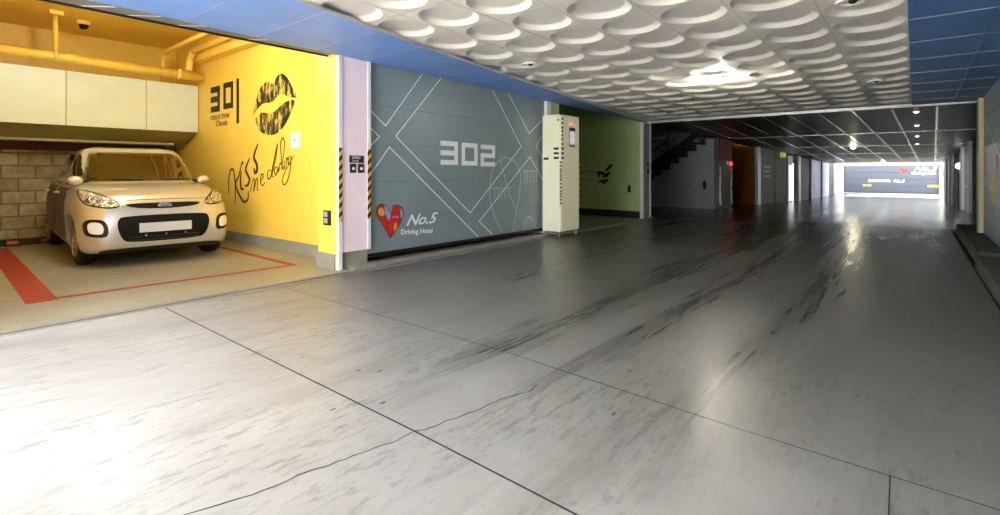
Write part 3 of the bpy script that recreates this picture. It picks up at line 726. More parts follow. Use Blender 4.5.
# ------------------------------------------------------------------ the rest of the left side, running down the lane
def wallbox(name, y0, y1, material, label, z0=-1.0, z1=None, x0=-5.25, x1=-5.0):
    return struct(MB().box((x0, y0, z0), (x1, y1, z1 if z1 else 2.45)).build(name, material), label)
rp = wallbox('wall_pillar_red', 17.15, 19.0, M['grey'], 'pillar with red upper half past the stairs')
MB().box((-5.0, 17.5, 1.5), (-4.985, 19.0, 2.44)).build('red_cladding', M['red'], rp)
MB().box((-5.27, 17.14, 1.5), (-4.99, 17.16, 2.44)).build('red_cladding', M['red'], rp)
for y in (17.55, 18.85):
    m = MB(); m.tube(spline([(-4.96, y, 1.27), (-4.96, y+.03, 1.0), (-4.96, y-.04, .6), (-4.96, y, fz(y)+.12)], 4), .035, 8)
    tag(m.build('conduit', M['white']), ('near' if y < 18 else 'far')+' white conduit hanging down the red-topped pillar', 'conduit', 'white conduits on the red-topped pillar')
t = empty('alarm_lamp', (-4.98, 18.7, 1.42)); tag(t, 'glowing red alarm lamp on the red-topped pillar', 'lamp')
put(MB().box((-5.0, 18.3, 1.32), (-4.95, 18.9, 1.48), 0, .01).build('housing', M['white']), t)
put(MB().lathe([(.07, 0), (.065, .04), (.03, .07)], (-4.95, 18.65, 1.38), 'x', 14).build('lens', M['litred']), t)
ob = struct(MB().box((-9, 22.6, -1), (-5.05, 22.75, 2.6)).box((-9, 19.0, -1), (-5.05, 19.1, 2.6)).box((-9.1, 19, -1), (-9, 22.7, 2.6)).build('wall_left_orange', M['orange']), 'orange brown walls of a dark bay')
m = MB(); m.box((-6.35, 22.585, .35), (-6.2, 22.6, .55)); tag(m.build('wall_socket', M['black']), 'black socket on the orange brown bay wall', 'socket')
def post(y0, y1, mt, n, label):
    o = struct(MB().box((-5.2, y0, -1), (-4.95, y1, 2.4), 0, .02).build(n, mt), label); return o
post(22.65, 23.2, M['trimgrey'], 'trim_6', 'pale post after the orange bay')
d4 = wallbox('door_4', 23.2, 26.3, M['sage'], 'grey green shutter with white writing', x1=-5.05)
for k, w in enumerate((1.2, 1.0, 1.25)): MB().box((-5.05, 24.2, 1.28-.2*k), (-5.046, 24.2+w, 1.36-.2*k)).build('lettering', M['faint'], d4)
MB().box((-5.05, 23.3, .12), (-5.045, 26.2, .14)).build('panel_seam', M['dark'], d4)
wallbox('wall_left_olive', 26.3, 29.1, M['olive'], 'olive wall beside the lit strip', x1=-5.02)
t = empty('exit_sign', (-5.0, 27.9, 1.95)); tag(t, 'small glowing yellow-green exit sign on the left wall', 'sign')
put(MB().box((-5.02, 27.4, 1.78), (-4.94, 28.4, 2.1), 0, .01).build('sign_box', M['olive']), t); put(MB().box((-4.94, 27.45, 1.81), (-4.935, 28.35, 2.07)).build('sign_face', M['litsign']), t)
put(MB().box((-5.03, 27.38, 1.79), (-4.95, 27.40, 2.09)).build('sign_face', M['litsign']), t)
t = empty('light_column', (-5.0, 29.7, -.44)); tag(t, 'tall glowing white light strip on the left wall', 'light')
put(MB().box((-5.1, 29.15, -.42), (-4.96, 30.2, 1.95), 0, .02).build('housing', M['trimgrey']), t); put(MB().box((-4.96, 29.25, -.38), (-4.945, 30.15, 1.45)).build('diffuser', M['litwhite']), t)
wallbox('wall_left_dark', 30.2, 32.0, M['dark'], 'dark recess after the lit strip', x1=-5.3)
post(32.0, 32.7, M['trimgrey'], 'trim_7', 'pale post before the brown bay')
wallbox('wall_left_brown', 32.7, 36.5, M['brown'], 'dark brown shutter of a bay', x1=-5.06)
post(36.5, 37.1, M['white'], 'trim_8', 'white post after the brown shutter')
d5 = wallbox('door_5', 37.1, 41.2, M['lav'], 'pale lavender shutter near the far end', x1=-5.05)
post(41.2, 41.8, M['doorgrey'], 'trim_9', 'grey post between pale shutters')
wallbox('door_6', 41.8, 45.5, M['lav'], 'last pale lavender shutter before the far end', x1=-5.05)
wallbox('door_7', 45.5, 49, M['dark'], 'grey door in the open yard at the far end', x1=-5.1)
post(49, 50.9, M['trimgrey'], 'trim_10', 'pale post at the far end')
struct(MB().box((-13, -.3, -1), (-12.8, 52, 3.7)).build('wall_outer', M['grey']), 'outer wall hidden behind the bays')
struct(MB().box((-13.2, 40, 3.7), (-12.8, 52, 14)).box((-13, 51.05, 1.9), (3, 51.3, 5)).build('wall_shade_yard', M['grey']), 'added unseen wall keeping the sun off the far yard')  # added to shade the far yard and its door from the sun
struct(MB().box((-.9, -2.05, 0), (4, -1.9, 3.9)).build('wall_shade_rear', M['grey']), 'added unseen wall behind the camera that darkens the right of the lane')  # added blocker: keeps entrance daylight off the right side

# ------------------------------------------------------------------ right side
RX = .80
m = MB()
for a, b in zip((.12, .58, 1.04, 1.5, 1.96), (.58, 1.04, 1.5, 1.96, 2.36)): m.box((RX+.05, 7.1, a+.003), (RX+.10, 11.2, b-.003), 0, .004)
m.box((RX+.09, 7.1, .1), (RX+.14, 11.2, 2.36), 1)
dr = struct(m.build('door_8', [M['doorgrey'], M['black']]), 'grey garage door on the near right')
RF = lambda a, b, h=0: (RX+.05-h, -a, b)
for i, w in enumerate(('ORIGIN', 'NO.5 D', 'HOTEL')):
    text('lettering', w, .135, (RX+.049, 10.2, .98-.15*i), (0, -1, 0), (0, 0, 1), M['yelltr'], dr, sx=1.25, bold=.004)
m = MB(); m.prism([(9.36, 1.22), (9.46, 1.12), (9.58, 1.24), (9.56, 1.32), (9.5, 1.34), (9.46, 1.30), (9.42, 1.34), (9.37, 1.31)], lambda a, b: (RX+.05, a, b), lambda a, b: (RX+.047, a, b)); m.build('heart_emblem', M['heart'], dr)
m = MB(); m.stroke([(-7.2, 1.9), (-9.2, 1.3), (-11.1, 1.95)], .014, RF, .0015); m.build('line_art', M['line'], dr)
m = MB(); m.box((RX, 11.2, .1), (RX+.3, 11.55, 2.32), 0, .01); p4 = struct(m.build('wall_pillar_right', mat('beige_pillar', srgb(214, 180, 140), .5)), 'beige pillar at the near right')
m = MB(); m.box((RX-.006, 11.19, .1), (RX+.006, 11.56, 2.32)); m.build('corner_trim', M['greend'], p4)
struct(MB().box((RX+.02, -1.9, .1), (RX+.25, 7.1, 2.45)).build('wall_right', M['grey']), 'grey wall on the near right')
struct(MB().box((RX, -1.9, 2.36), (RX+.2, 11.6, 3.62)).build('wall_right_header', M['darksteel']), 'header above the right doors')
struct(MB().box((RX, 11.55, 2.2), (RX+1.6, 11.7, 3.62)).build('trim_11', M['darksteel']), 'step in the right wall')
RQ = 1.4
def rwall(name, y0, y1, mt, label, x=RQ): return struct(MB().box((x, y0, -1), (x+.25, y1, 2.35)).build(name, mt), label)
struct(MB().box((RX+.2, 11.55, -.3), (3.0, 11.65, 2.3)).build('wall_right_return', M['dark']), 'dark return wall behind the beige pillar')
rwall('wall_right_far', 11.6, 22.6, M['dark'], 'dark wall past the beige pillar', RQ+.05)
for n, y0, y1, mt, lab in (('door_9', 22.9, 26.2, M['doorgrey'], 'first grey shutter on the far right'), ('door_10', 26.8, 29.0, M['doorgrey'], 'second grey shutter on the far right')):
    o = rwall(n, y0, y1, mt, lab, RQ+.05); MB().box((RQ+.045, y0, .55), (RQ+.05, y1, .58)).build('panel_seam', M['line'], o)
for n, y, mt in (('trim_12', 22.6, 'trimgrey'), ('trim_13', 26.3, 'trimgrey'), ('trim_14', 32.0, 'white'), ('trim_15', 35.0, 'white'), ('trim_16', 38.8, 'white')):
    struct(MB().box((RQ-.04, y, -1), (RQ+.2, y+.5, 2.3), 0, .02).build(n, M[mt]), 'pale post of the far right shutters, %s' % {'trim_12': 'first', 'trim_13': 'second', 'trim_14': 'third', 'trim_15': 'fourth', 'trim_16': 'fifth'}[n])
rwall('wall_right_red', 29.0, 32.0, M['brown'], 'dark red panel on the far right', RQ+.02)
rwall('door_11', 32.5, 35.0, M['lav'], 'first pale shutter on the far right', RQ+.05); rwall('door_12', 35.5, 38.8, M['lav'], 'second pale shutter on the far right', RQ+.05)
rwall('wall_right_end', 39.3, 46.0, M['lav'], 'pale wall near the far end', RQ+.04)
t = empty('wall_lamp', (RQ, 27.4, 1.3)); tag(t, 'small lit white lamp on the far right wall', 'lamp')
put(MB().box((RQ-.02, 27.3, 1.2), (RQ+.06, 27.7, 1.5), 0, .01).build('housing', M['white']), t); put(MB().lathe([(.12, 0), (.1, -.08), (.04, -.12)], (RQ-.02, 27.5, 1.34), 'x', 16).build('globe', M['litS']), t)

# ------------------------------------------------------------------ far end: sunlit yard and its wide door
m = MB(); m.box((-13, 51.05, -1), (6, 51.3, 1.9)); struct(m.build('wall_far', M['white']), 'white wall closing the far yard')
m = MB(); zb = -.55
for k in range(4): m.box((-4.55, 50.95, zb+.54*k+.008), (1.42, 51.05, zb+.54*(k+1)-.008), 0, .01)
m.box((-4.6, 51.0, zb-.03), (1.45, 51.06, 1.63), 1)
df = struct(m.build('door_far', [mat('far_door_metal', srgb(64, 68, 76), .5, var=.03), M['dark']]), 'wide grey door at the far end with red heart and white writing')
EY = FACY(50.95)
q = MB(); q.prism([(-.95+.5*x, .9+.55*y) for x, y in ((.5, 0), (.1, .5), (0, .8), (.2, 1), (.45, .85), (.6, .75), (.75, .9), (1, .85), (1.05, .6), (.8, .3))], lambda a, b: EY(a, b, 0), lambda a, b: EY(a, b, .004)); q.build('heart_emblem', M['heart'], df)
text('script_lettering', 'No.5', .5, (-.1, 50.945, 1.18), (1, 0, 0), (0, 0, 1), M['line'], df, shear=.4, sx=1.3)
text('lettering', 'Driving Hotel', .26, (-.2, 50.945, .92), (1, 0, 0), (0, 0, 1), M['line'], df)
text('lettering', 'DRIVING', .30, (-2.95, 50.945, .30), (1, 0, 0), (0, 0, 1), M['line'], df, sx=1.2); text('lettering', 'No.5', .34, (-1.35, 50.945, .28), (1, 0, 0), (0, 0, 1), M['line'], df, shear=.3)
text('lettering', 'www', .26, (-3.3, 50.945, -.05), (1, 0, 0), (0, 0, 1), M['yelltr'], df, bold=.01); text('lettering', 'HOTEL', .22, (.75, 50.945, -.05), (1, 0, 0), (0, 0, 1), M['yelltr'], df, bold=.01)
struct(MB().box((1.42, 50.6, -1), (2.2, 51.0, 1.8)).build('wall_far_green', M['green']), 'bright green pillar right of the far door')
MB().box((1.6, 50.58, .3), (1.95, 50.6, .75)).build('notice', M['sage'], bpy.data.objects['wall_far_green'])
struct(MB().box((2.2, 43, -1), (2.4, 51, 1.9)).build('wall_yard', M['lav']), 'wall of the far yard')
t = empty('floor_light', (0, 0, 0)); bpy.data.objects.remove(t)

# ------------------------------------------------------------------ ceiling downlights
def downlight():
    r = empty('ceiling_downlight')
    o = MB().lathe([(.105, 0), (.105, -.012), (.085, -.016), (.078, -.004), (.07, .02)], (0, 0, 0), 'z', 24).build('trim_ring', M['white'], r)
    MB().lathe([(.07, .02), (.05, .03), (.02, .035)], (0, 0, 0), 'z', 18).build('reflector', M['chrome'], r)
    MB().lathe([(.03, .02), (.032, -.006), (.02, -.022), (.006, -.026)], (.012, 0, 0), 'z', 14).build('bulb', M['black'], r)
    return r
D0 = downlight(); lab = ['unlit round downlight in the tiles above the 302 door', 'unlit round downlight beside the deep blue strip, close to the metal ceiling bar', 'unlit round downlight beside the deep blue strip at the top edge of the photo', 'unlit round downlight in the tiles above the green bay']
for k, (x, y) in enumerate(((-3.62, 5.0), (-.42, 8.65), (-.38, 4.72), (-4.02, 9.35))):
    o = D0 if k == 0 else copy_tree(D0)
    o.location = (x, y, cz(y)-.001); tag(o, lab[k], 'downlight', 'unlit downlights in the tiled ceiling')
t = empty('ceiling_downlight', (-2.07, 7.25, cz(7.25))); tag(t, 'brightly lit round downlight in the middle of the tiled ceiling', 'downlight')
MB().lathe([(.13, .0), (.13, -.02), (.10, -.03), (.095, -.02)], (0, 0, 0), 'z', 24).build('trim_ring', M['white'], t)
MB().lathe([(.095, -.012), (.08, -.045), (.03, -.06)], (0, 0, 0), 'z', 20).build('bulb', M['lit'], t)
for k, y in enumerate((12.6, 15.6, 19.2, 23.0)):
    t = empty('ceiling_spotlight', (.02+.014*k, y, cz(y))); tag(t, '%s small lit spotlight of the row on the low dark ceiling' % ['nearest', 'second', 'third', 'farthest'][k], 'spotlight', 'lit spotlights on the low ceiling')
    MB().lathe([(.06, 0), (.06, -.03), (.045, -.035)], (0, 0, 0), 'z', 16).build('housing', M['trimgrey'], t)
    MB().lathe([(.045, -.03), (.035, -.05), (.01, -.055)], (0, 0, 0), 'z', 14).build('bulb', M['litS'], t)
t = empty('ceiling_downlight', (-1.9, 24.5, cz(24.5))); tag(t, 'added warm lamp standing in for glare on the far low ceiling', 'downlight')  # added lamp, stands in for a warm glare on the ceiling
MB().lathe([(.1, 0), (.1, -.03), (.08, -.035)], (0, 0, 0), 'z', 18).build('trim_ring', M['white'], t); MB().lathe([(.08, -.03), (.06, -.06), (.02, -.07)], (0, 0, 0), 'z', 16).build('bulb', M['lit'], t)
t = empty('ceiling_downlight', (-1.6, 41.0, cz(41.0))); tag(t, 'lit white lamp hanging at the far end of the low ceiling', 'downlight')
MB().lathe([(.1, 0), (.1, -.06), (.08, -.07)], (0, 0, 0), 'z', 18).build('trim_ring', M['white'], t); MB().lathe([(.12, -.06), (.14, -.14), (.05, -.22)], (0, 0, 0), 'z', 16).build('bulb', M['litS'], t)

# ------------------------------------------------------------------ the car
def make_car():
    root = empty('small_car'); tag(root, 'small champagne hatchback parked nose out in the yellow bay', 'car')
    xc = -1.75; NQ = 22
    # z front/side/rear, x front, x rear, half width, plan exponents front/rear
    R = [(.155, .18, .22, -.20, -3.36, .66, 7, 4), (.165, .20, .25, -.085, -3.44, .735, 7.5, 4.5), (.225, .26, .32, -.028, -3.50, .77, 7.5, 4.5),
         (.34, .36, .40, -.008, -3.53, .785, 7.2, 4.5), (.46, .47, .48, 0, -3.54, .795, 6.8, 4.5), (.57, .59, .60, -.018, -3.53, .80, 6.4, 4.5), (.68, .70, .72, -.045, -3.48, .80, 5.8, 4.5),
         (.76, .79, .82, -.085, -3.44, .793, 5.2, 4.5), (.825, .86, .90, -.135, -3.41, .78, 4.7, 4.4), (.875, .905, .95, -.215, -3.39, .762, 4.2, 4.3), (.915, .94, .985, -.34, -3.37, .742, 3.7, 4.2),
         (.945, .955, 1.01, -.53, -3.35, .722, 3.4, 4.2), (.965, .965, 1.03, -.70, -3.33, .705, 3.0, 4.2), (.98, .975, 1.05, -.755, -3.32, .695, 3.0, 4.2),
         (1.085, 1.08, 1.14, -.92, -3.28, .668, 3.2, 4.2), (1.22, 1.21, 1.25, -1.13, -3.22, .628, 3.4, 4.0), (1.33, 1.33, 1.35, -1.325, -3.14, .58, 3.6, 3.8), (1.40, 1.395, 1.41, -1.46, -3.05, .545, 3.6, 3.6),
         (1.437, 1.432, 1.44, -1.56, -2.95, .51, 3.4, 3.4), (1.458, 1.458, 1.46, -1.68, -2.80, .44, 3.0, 3.0), (1.472, 1.476, 1.472, -1.85, -2.6, .33, 2.6, 2.6), (1.480, 1.484, 1.480, -2.05, -2.4, .16, 2.2, 2.2)]
    F = []
    for i in range(len(R)-1):                   # denser rings
        a, b, c, d = (Vector(R[max(i-1, 0)]), Vector(R[i]), Vector(R[i+1]), Vector(R[min(i+2, len(R)-1)]))
        for k in range(3):
            t = k/3; lin = b*(1-t)+c*t
            cat = .5*((2*b)+(c-a)*t+(2*a-5*b+4*c-d)*t*t+(3*b-a-3*c+d)*t**3)
            F.append(tuple(lin*.3+cat*.7))
    F.append(R[-1])
    def ring(p):
        zf, zs, zr, xf, xr, b, nf, nr = p
        def quad(xe, n, ze):
            ds = [(xc+(xe-xc)*math.cos(u)**(2/n) if u < PI/2-1e-6 else xc, b*math.sin(u)**(2/n)) for u in [PI/2*k/200 for k in range(201)]]
            L = [0]
            for (x0, y0), (x1, y1) in zip(ds, ds[1:]): L.append(L[-1]+math.hypot(x1-x0, y1-y0))
            out = []; j = 0
            for k in range(NQ+1):
                s_ = L[-1]*k/NQ
                while j < 199 and L[j+1] < s_: j += 1
                t = (s_-L[j])/max(1e-9, L[j+1]-L[j]); x = ds[j][0]+(ds[j+1][0]-ds[j][0])*t; y = ds[j][1]+(ds[j+1][1]-ds[j][1])*t
                w = max(0, min(1, (x-xc)/(xe-xc))); w = w*w*(3-2*w)
                out.append((x, y, zs+(ze-zs)*w))
            return out
        f = quad(xf, nf, zf); r = quad(xr, nr, zr)
        half = f+list(reversed(r))[1:]                           # nose centre -> side -> tail centre (y>0)
        return half+[(x, -y, z) for x, y, z in reversed(half[1:-1])]
    bm = bmesh.new(); V = [[bm.verts.new(q) for q in ring(p)] for p in F]; n = len(V[0])
    for a, b in zip(V, V[1:]):
        for k in range(n): bm.faces.new((a[k], a[(k+1) % n], b[(k+1) % n], b[k]))
    bm.faces.new(list(reversed(V[0]))); bm.faces.new(V[-1])
    bmesh.ops.recalc_face_normals(bm, faces=bm.faces)
    bvh = BVHTree.FromBMesh(bm)
    me = bpy.data.meshes.new('body_shell'); bm.to_mesh(me); bm.free()
    body = bpy.data.objects.new('body_shell', me); COL.objects.link(body)
    WF, WR, RR = -.66, -2.98, .285
    cm = MB()
    for x in (WF, WR):
        for s_ in (1, -1): cm.lathe([(.318, s_*.52), (.318, s_*1.0)], (x, 0, .295), 'y', 40)
    cut = cm.build('cutter', M['black'])
    md = body.modifiers.new('b', 'BOOLEAN'); md.object = cut; md.operation = 'DIFFERENCE'; md.solver = 'EXACT'
    bpy.context.view_layer.update()
    m2 = bpy.data.meshes.new_from_object(body.evaluated_get(bpy.context.evaluated_depsgraph_get()))
    bpy.data.objects.remove(body); bpy.data.objects.remove(cut)
    m2.name = 'body_shell'; m2.materials.clear(); m2.materials.append(M['paint']); m2.materials.append(M['black'])
    for p in m2.polygons:
        c = p.center
        well = any(math.hypot(c.x-x, c.z-.295) < .316 for x in (WF, WR)) and abs(c.y) > .5 and c.z < .64
        p.material_index = 1 if (well and (abs(p.normal.y) > .95 and abs(c.y) < .56 or abs(math.hypot(c.x-WF, c.z-.295)-.3165) < .006 or abs(math.hypot(c.x-WR, c.z-.295)-.3165) < .006)) or (p.normal.z < -.8 and c.z < .21) else 0
        p.use_smooth = True
    body = bpy.data.objects.new('body_shell', m2); COL.objects.link(body); body.parent = root
    md = body.modifiers.new('es', 'EDGE_SPLIT'); md.split_angle = math.radians(38)

    def patch(name, poly, ax, m_, par=root, off=.004, step=.035, side=1, depth=.015):
        """polygon seen from the front ('x': y,z) or side ('y': x,z) wrapped on to the body"""
        bm = bmesh.new()
        def P(a, b): return Vector((2, a, b)) if ax == 'x' else Vector((a, side*2, b))
        bm.faces.new([bm.verts.new(P(a, b)) for a, b in poly])
        us = [p[0] for p in poly]; vs = [p[1] for p in poly]
        for lo_, hi, nrm in ((min(us), max(us), 0), (min(vs), max(vs), 1)):
            c = lo_+step
            while c < hi-.005:
                co = P(c, 0) if nrm == 0 else P(0, c)
                no = (Vector((0, 1, 0)) if ax == 'x' else Vector((1, 0, 0))) if nrm == 0 else Vector((0, 0, 1))
                bmesh.ops.bisect_plane(bm, geom=bm.verts[:]+bm.edges[:]+bm.faces[:], plane_co=co, plane_no=no, dist=1e-5); c += step
        bmesh.ops.triangulate(bm, faces=bm.faces)
        d = Vector((-1, 0, 0)) if ax == 'x' else Vector((0, -side, 0)); last = None
        for v in bm.verts:
            h = bvh.ray_cast(v.co, d)
            if h[0] is not None: v.co = h[0]+h[1]*off
            else: v.co += d*1.3
        be = [e for e in bm.edges if e.is_boundary]
        ex = bmesh.ops.extrude_edge_only(bm, edges=be)
        for v in [g for g in ex['geom'] if isinstance(g, bmesh.types.BMVert)]: v.co += d*depth
        bmesh.ops.recalc_face_normals(bm, faces=bm.faces)
        me = bpy.data.meshes.new(name); bm.to_mesh(me); bm.free(); me.materials.append(m_)
        for p in me.polygons: p.use_smooth = True
        o = bpy.data.objects.new(name, me); COL.objects.link(o); o.parent = par
        md = o.modifiers.new('es', 'EDGE_SPLIT'); md.split_angle = math.radians(40)
        return o
    def shade_ok(poly, it=2): return chaikin(poly, it)
    mir = lambda poly: [(-a, b) for a, b in reversed(poly)]
    # glass
    ws = shade_ok([(-.62, .99), (-.40, .998), (0, 1.0), (.40, .998), (.62, .99), (.61, 1.03), (.505, 1.365), (.46, 1.385), (0, 1.395), (-.46, 1.385), (-.505, 1.365), (-.61, 1.03)], 1)
    patch('windscreen', ws, 'x', M['glass'], step=.03)
    m = MB()
    for pts in ([(-.05, 1.005), (-.3, 1.01), (-.56, 1.03)], [(.1, 1.005), (.3, 1.008), (.5, 1.015)]):
        pp = []
        for a, b in pts:
            h = bvh.ray_cast(Vector((2, a, b)), Vector((-1, 0, 0)))[0]; pp.append(h+Vector((.012, 0, .012)))
        m.tube(pp, .008, 6)
    m.build('wiper', M['black'], root)
    for s_ in (1, -1):
        patch('front_side_window', shade_ok([(-1.08, 1.01), (-1.72, 1.02), (-1.74, 1.35), (-1.60, 1.36), (-1.46, 1.30)], 1), 'y', M['glass'], side=s_, step=.08)
        patch('rear_side_window', shade_ok([(-1.80, 1.03), (-2.62, 1.06), (-2.72, 1.12), (-2.60, 1.33), (-2.4, 1.365), (-1.80, 1.37)], 1), 'y', M['glass'], side=s_, step=.08)
        fd = patch('front_door', shade_ok([(-.98, .30), (-1.05, .27), (-1.72, .27), (-1.75, .30), (-1.75, .96), (-1.72, .985), (-1.06, .975), (-1.0, .93)], 1), 'y', M['navy'], side=s_, step=.08)
        rd = patch('rear_door', shade_ok([(-1.78, .30), (-2.52, .28), (-2.60, .45), (-2.75, .64), (-2.80, .80), (-2.72, .98), (-1.80, .99)], 1), 'y', M['navy'], side=s_, step=.08)
        for x, d in ((-1.62, fd), (-2.6, rd)):
            h = bvh.ray_cast(Vector((x, s_*2, .85)), Vector((0, -s_, 0)))[0]
            m = MB(); m.tube([h+Vector((-.08, s_*.0, 0)), h+Vector((-.06, s_*.03, 0)), h+Vector((.06, s_*.03, 0)), h+Vector((.08, 0, 0))], .014, 8); m.build('door_handle', M['paint'], d)
        # door mirror
        mb = MB(); h = bvh.ray_cast(Vector((-1.03, s_*2, 1.0)), Vector((0, -s_, 0)))[0]
        mb.tube([h, h+Vector((.02, s_*.09, .0))], .025, 8)
        mo = mb.build('door_mirror', M['black'], root)
        e = MB(); bmesh.ops.create_uvsphere(e.bm, u_segments=18, v_segments=12, radius=1)
        for v in e.bm.verts: v.co = Vector((v.co.x*.05 if v.co.x > 0 else v.co.x*.025, v.co.y*.078, v.co.z*.058))+h+Vector((.03, s_*.12, .01))
        e.build('mirror_shell', M['paint'], mo, smooth=True)
        # lights
        hl = [(.415, .725), (.46, .705), (.56, .705), (.68, .725), (.745, .75), (.765, .83), (.752, .885), (.72, .895), (.66, .875), (.55, .825), (.45, .765)]
        hl = [(.43+(a_-.415)*.84, b_) for a_, b_ in hl]
        if s_ < 0: hl = mir(hl)
        L = patch('headlamp', shade_ok(hl), 'x', M['lamp'], step=.025, off=.006)
        bz = [(.405, .72), (.45, .69), (.57, .692), (.69, .712), (.757, .74), (.775, .83), (.76, .895), (.72, .908), (.65, .888), (.54, .838), (.44, .778)]; bz = [(.43+(a_-.415)*.84, b_) for a_, b_ in bz]
        patch('headlamp_bezel', shade_ok(mir(bz) if s_ < 0 else bz), 'x', M['blackgloss'], L, step=.025, off=.003)
        for yy, zz, r, mt in ((.635, .80, .045, 'chrome'), (.555, .77, .034, 'chrome'), (.50, .745, .026, 'amber')):
            c = bvh.ray_cast(Vector((2, s_*yy, zz)), Vector((-1, 0, 0)))[0]
            q = MB(); q.lathe([(r, -.01), (r, .010), (r*.75, .013), (r*.3, .004)], c, 'x', 18); q.build('lamp_reflector' if mt == 'chrome' else 'indicator', M[mt], L)
        fb = [(.555, .36), (.70, .375), (.725, .42), (.735, .52), (.70, .575), (.59, .57), (.545, .52), (.535, .42)]
        fo = patch('fog_lamp_bezel', shade_ok(mir(fb) if s_ < 0 else fb), 'x', M['blackgloss'], step=.03, off=.006)
        fl = [(.59, .40), (.675, .41), (.695, .44), (.70, .51), (.675, .54), (.61, .535), (.58, .50), (.575, .44)]
        patch('fog_lamp', shade_ok(mir(fl) if s_ < 0 else fl), 'x', M['fog'], fo, step=.03, off=.011)
    # grilles
    g = patch('upper_grille', shade_ok([(-.385, .722), (-.31, .690), (-.12, .674), (.12, .674), (.31, .690), (.385, .722), (.35, .738), (.15, .742), (-.15, .742), (-.35, .738)], 1), 'x', M['blackgloss'], step=.03, off=.005)
    c = bvh.ray_cast(Vector((2, 0, .712)), Vector((-1, 0, 0)))[0]
    q = MB(); q.prism([(.075*math.cos(2*PI*k/28), .036*math.sin(2*PI*k/28)) for k in range(28)], lambda a, b: (c.x-.01, a, c.z+b), lambda a, b: (c.x+.014, a, c.z+b)); bg = q.build('badge', M['chrome'], g)
    text('badge_lettering', 'KIA', .045, (c.x+.0145, 0, c.z-.016), (0, 1, 0), (0, 0, 1), M['blackgloss'], bg, ext=.001, align='CENTER', sx=1.1)
    lg = patch('lower_grille', shade_ok([(-.455, .56), (-.41, .60), (.41, .60), (.455, .56), (.465, .47), (.42, .33), (.35, .285), (-.35, .285), (-.42, .33), (-.465, .47)], 2), 'x', M['blackgloss'], step=.03, off=.006)
    ch = [(-.475, .575), (-.42, .618), (.42, .618), (.475, .575), (.485, .47), (.44, .315), (.36, .266), (-.36, .266), (-.44, .315), (-.485, .47)]
    patch('grille_surround', shade_ok(ch), 'x', M['paint'], lg, step=.03, off=.0035)
    for zz in (.31, .345):
        m = MB(); pp = [bvh.ray_cast(Vector((2, y, zz)), Vector((-1, 0, 0)))[0]+Vector((.008, 0, 0)) for y in (-.34, -.17, 0, .17, .34)]; m.tube(pp, .007, 6); m.build('grille_bar', M['darksteel'], lg)
    pl = patch('number_plate', [(-.262, .40), (.262, .40), (.262, .505), (-.262, .505)], 'x', M['plate'], step=.05, off=.014)
    for y in (-.2, 0, .2):
        q = MB(); q.lathe([(.012, -.005), (.012, .012)], bvh.ray_cast(Vector((2, y, .365)), Vector((-1, 0, 0)))[0]+Vector((.006, 0, 0)), 'x', 10); q.build('parking_sensor', M['chrome'], lg)
    patch('lower_lip', shade_ok([(-.62, .172), (.62, .172), (.60, .222), (.3, .228), (-.3, .228), (-.60, .222)], 1), 'x', M['black'], step=.05, off=.006)
    # bonnet shut line
    m = MB(); pp = []
    for k in range(25):
        y = -.60+1.2*k/24; z = .785-.012*(y/.6)**2+.0
        h = bvh.ray_cast(Vector((2, y, z)), Vector((-1, 0, 0)))[0]; pp.append(h+Vector((.0, 0, .0)))
    m.tube(pp, .0045, 6); m.build('bonnet_edge', M['black'], root)
    # wheels
    def wheel(x, s_):
        w = MB(); w.lathe([(.19, -.085), (.255, -.09), (.280, -.07), (.287, -.03), (.287, .03), (.280, .07), (.255, .09), (.19, .085)], (x, s_*.655, .287), 'y', 40); o = w.build('tyre', M['rubber'], root)
        q = MB(); y1 = s_*(.655+.086)
        q.lathe([(.195, y1-s_*.03), (.195, y1+s_*.012), (.172, y1+s_*.012), (.168, y1-s_*.03)], (x, 0, .287), 'y', 36)
        for k in range(8):
            a = 2*PI*k/8; c_, s2 = math.cos(a), math.sin(a)
            q.prism([(.03, -.024), (.175, -.014), (.175, .014), (.03, .024)], lambda p, r_: (x+p*c_-r_*s2, y1-s_*.012, .287+p*s2+r_*c_), lambda p, r_: (x+p*c_-r_*s2, y1+s_*.006, .287+p*s2+r_*c_))
        q.lathe([(.045, y1-s_*.02), (.045, y1+s_*.012), (.02, y1+s_*.016)], (x, 0, .287), 'y', 18)
        q.build('rim', M['alloy'], o)
        q = MB(); q.lathe([(.175, y1-s_*.05), (.17, y1-s_*.035)], (x, 0, .287), 'y', 24); q.build('brake_disc', M['darksteel'], o)
    for x in (WF, WR):
        for s_ in (1, -1): wheel(x, s_)
    return root
car = make_car()
car.location = (-7.0, 2.20, 0); car.rotation_euler = (0, 0, math.radians(-3.5)); car.scale = (1.03, 1.03, .985)

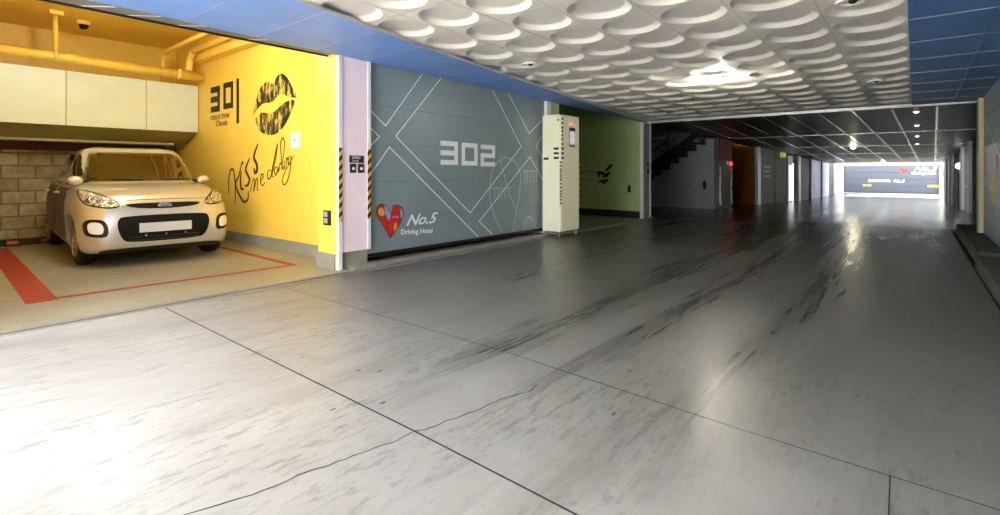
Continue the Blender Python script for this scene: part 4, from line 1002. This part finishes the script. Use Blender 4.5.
# ------------------------------------------------------------------ lights
def lamp(name, kind, loc, power, col, **kw):
    l = bpy.data.lights.new(name, kind); l.energy = power; l.color = col
    for k, v in kw.items(): setattr(l, k, v)
    o = bpy.data.objects.new(name, l); COL.objects.link(o); o.location = loc; return o
# bay ceiling luminaire (hidden by the header)
t = empty('ceiling_light', (-6.9, 1.7, 3.42)); tag(t, 'white batten light on the yellow bay ceiling', 'ceiling light')
put(MB().box((-6.98, 1.0, 3.36), (-6.82, 2.4, 3.42), 0, .01).build('housing', M['white']), t)
put(MB().tube([(-6.9, 1.05, 3.335), (-6.9, 2.35, 3.335)], .02, 10).build('tube_lamp', M['litS']), t)
lamp('bay_lamp', 'POINT', (-6.9, 1.7, 3.06), 21, (.86, 1, 1.06), shadow_soft_size=.16)
lamp('tile_lamp', 'POINT', (-2.07, 7.25, cz(7.25)-.12), 8, (1, .94, .78), shadow_soft_size=.06)
lamp('far_glare_lamp', 'POINT', (-1.9, 24.5, cz(24.5)-.2), 6, (1, .9, .6), shadow_soft_size=.08)  # light of the added lamp, makes the far ceiling glare
w = bpy.data.worlds.new('sky'); SC.world = w; w.use_nodes = True
bg = w.node_tree.nodes['Background']; bg.inputs[0].default_value = (.90, .95, 1, 1); bg.inputs[1].default_value = 3.2
sun = lamp('sun', 'SUN', (0, -10, 12), 34, (1, .96, .9), angle=math.radians(1.5)); sun.rotation_euler = Vector((.30, -.30, -.90)).to_track_quat('-Z', 'Y').to_euler()
try: w.cycles.sampling_method = 'AUTOMATIC'
except Exception: pass

# ------------------------------------------------------------------ camera
cam = bpy.data.cameras.new('camera'); co = bpy.data.objects.new('camera', cam); COL.objects.link(co)
cam.sensor_width = 36; cam.lens = 36*.508; cam.shift_y = -.0855; cam.clip_start = .05; cam.clip_end = 300
co.location = (0, 0, 1.1); co.rotation_euler = (PI/2, 0, math.atan(415/508))
SC.camera = co
vs = SC.view_settings; vs.view_transform = 'Standard'; vs.look = 'None'; vs.gamma = 1; vs.exposure = 2.3
try: vs.use_curve_mapping = False
except Exception: pass
SC.cycles.use_denoising = True
SC.cycles.max_bounces = 10; SC.cycles.diffuse_bounces = 6; SC.cycles.sample_clamp_indirect = 6
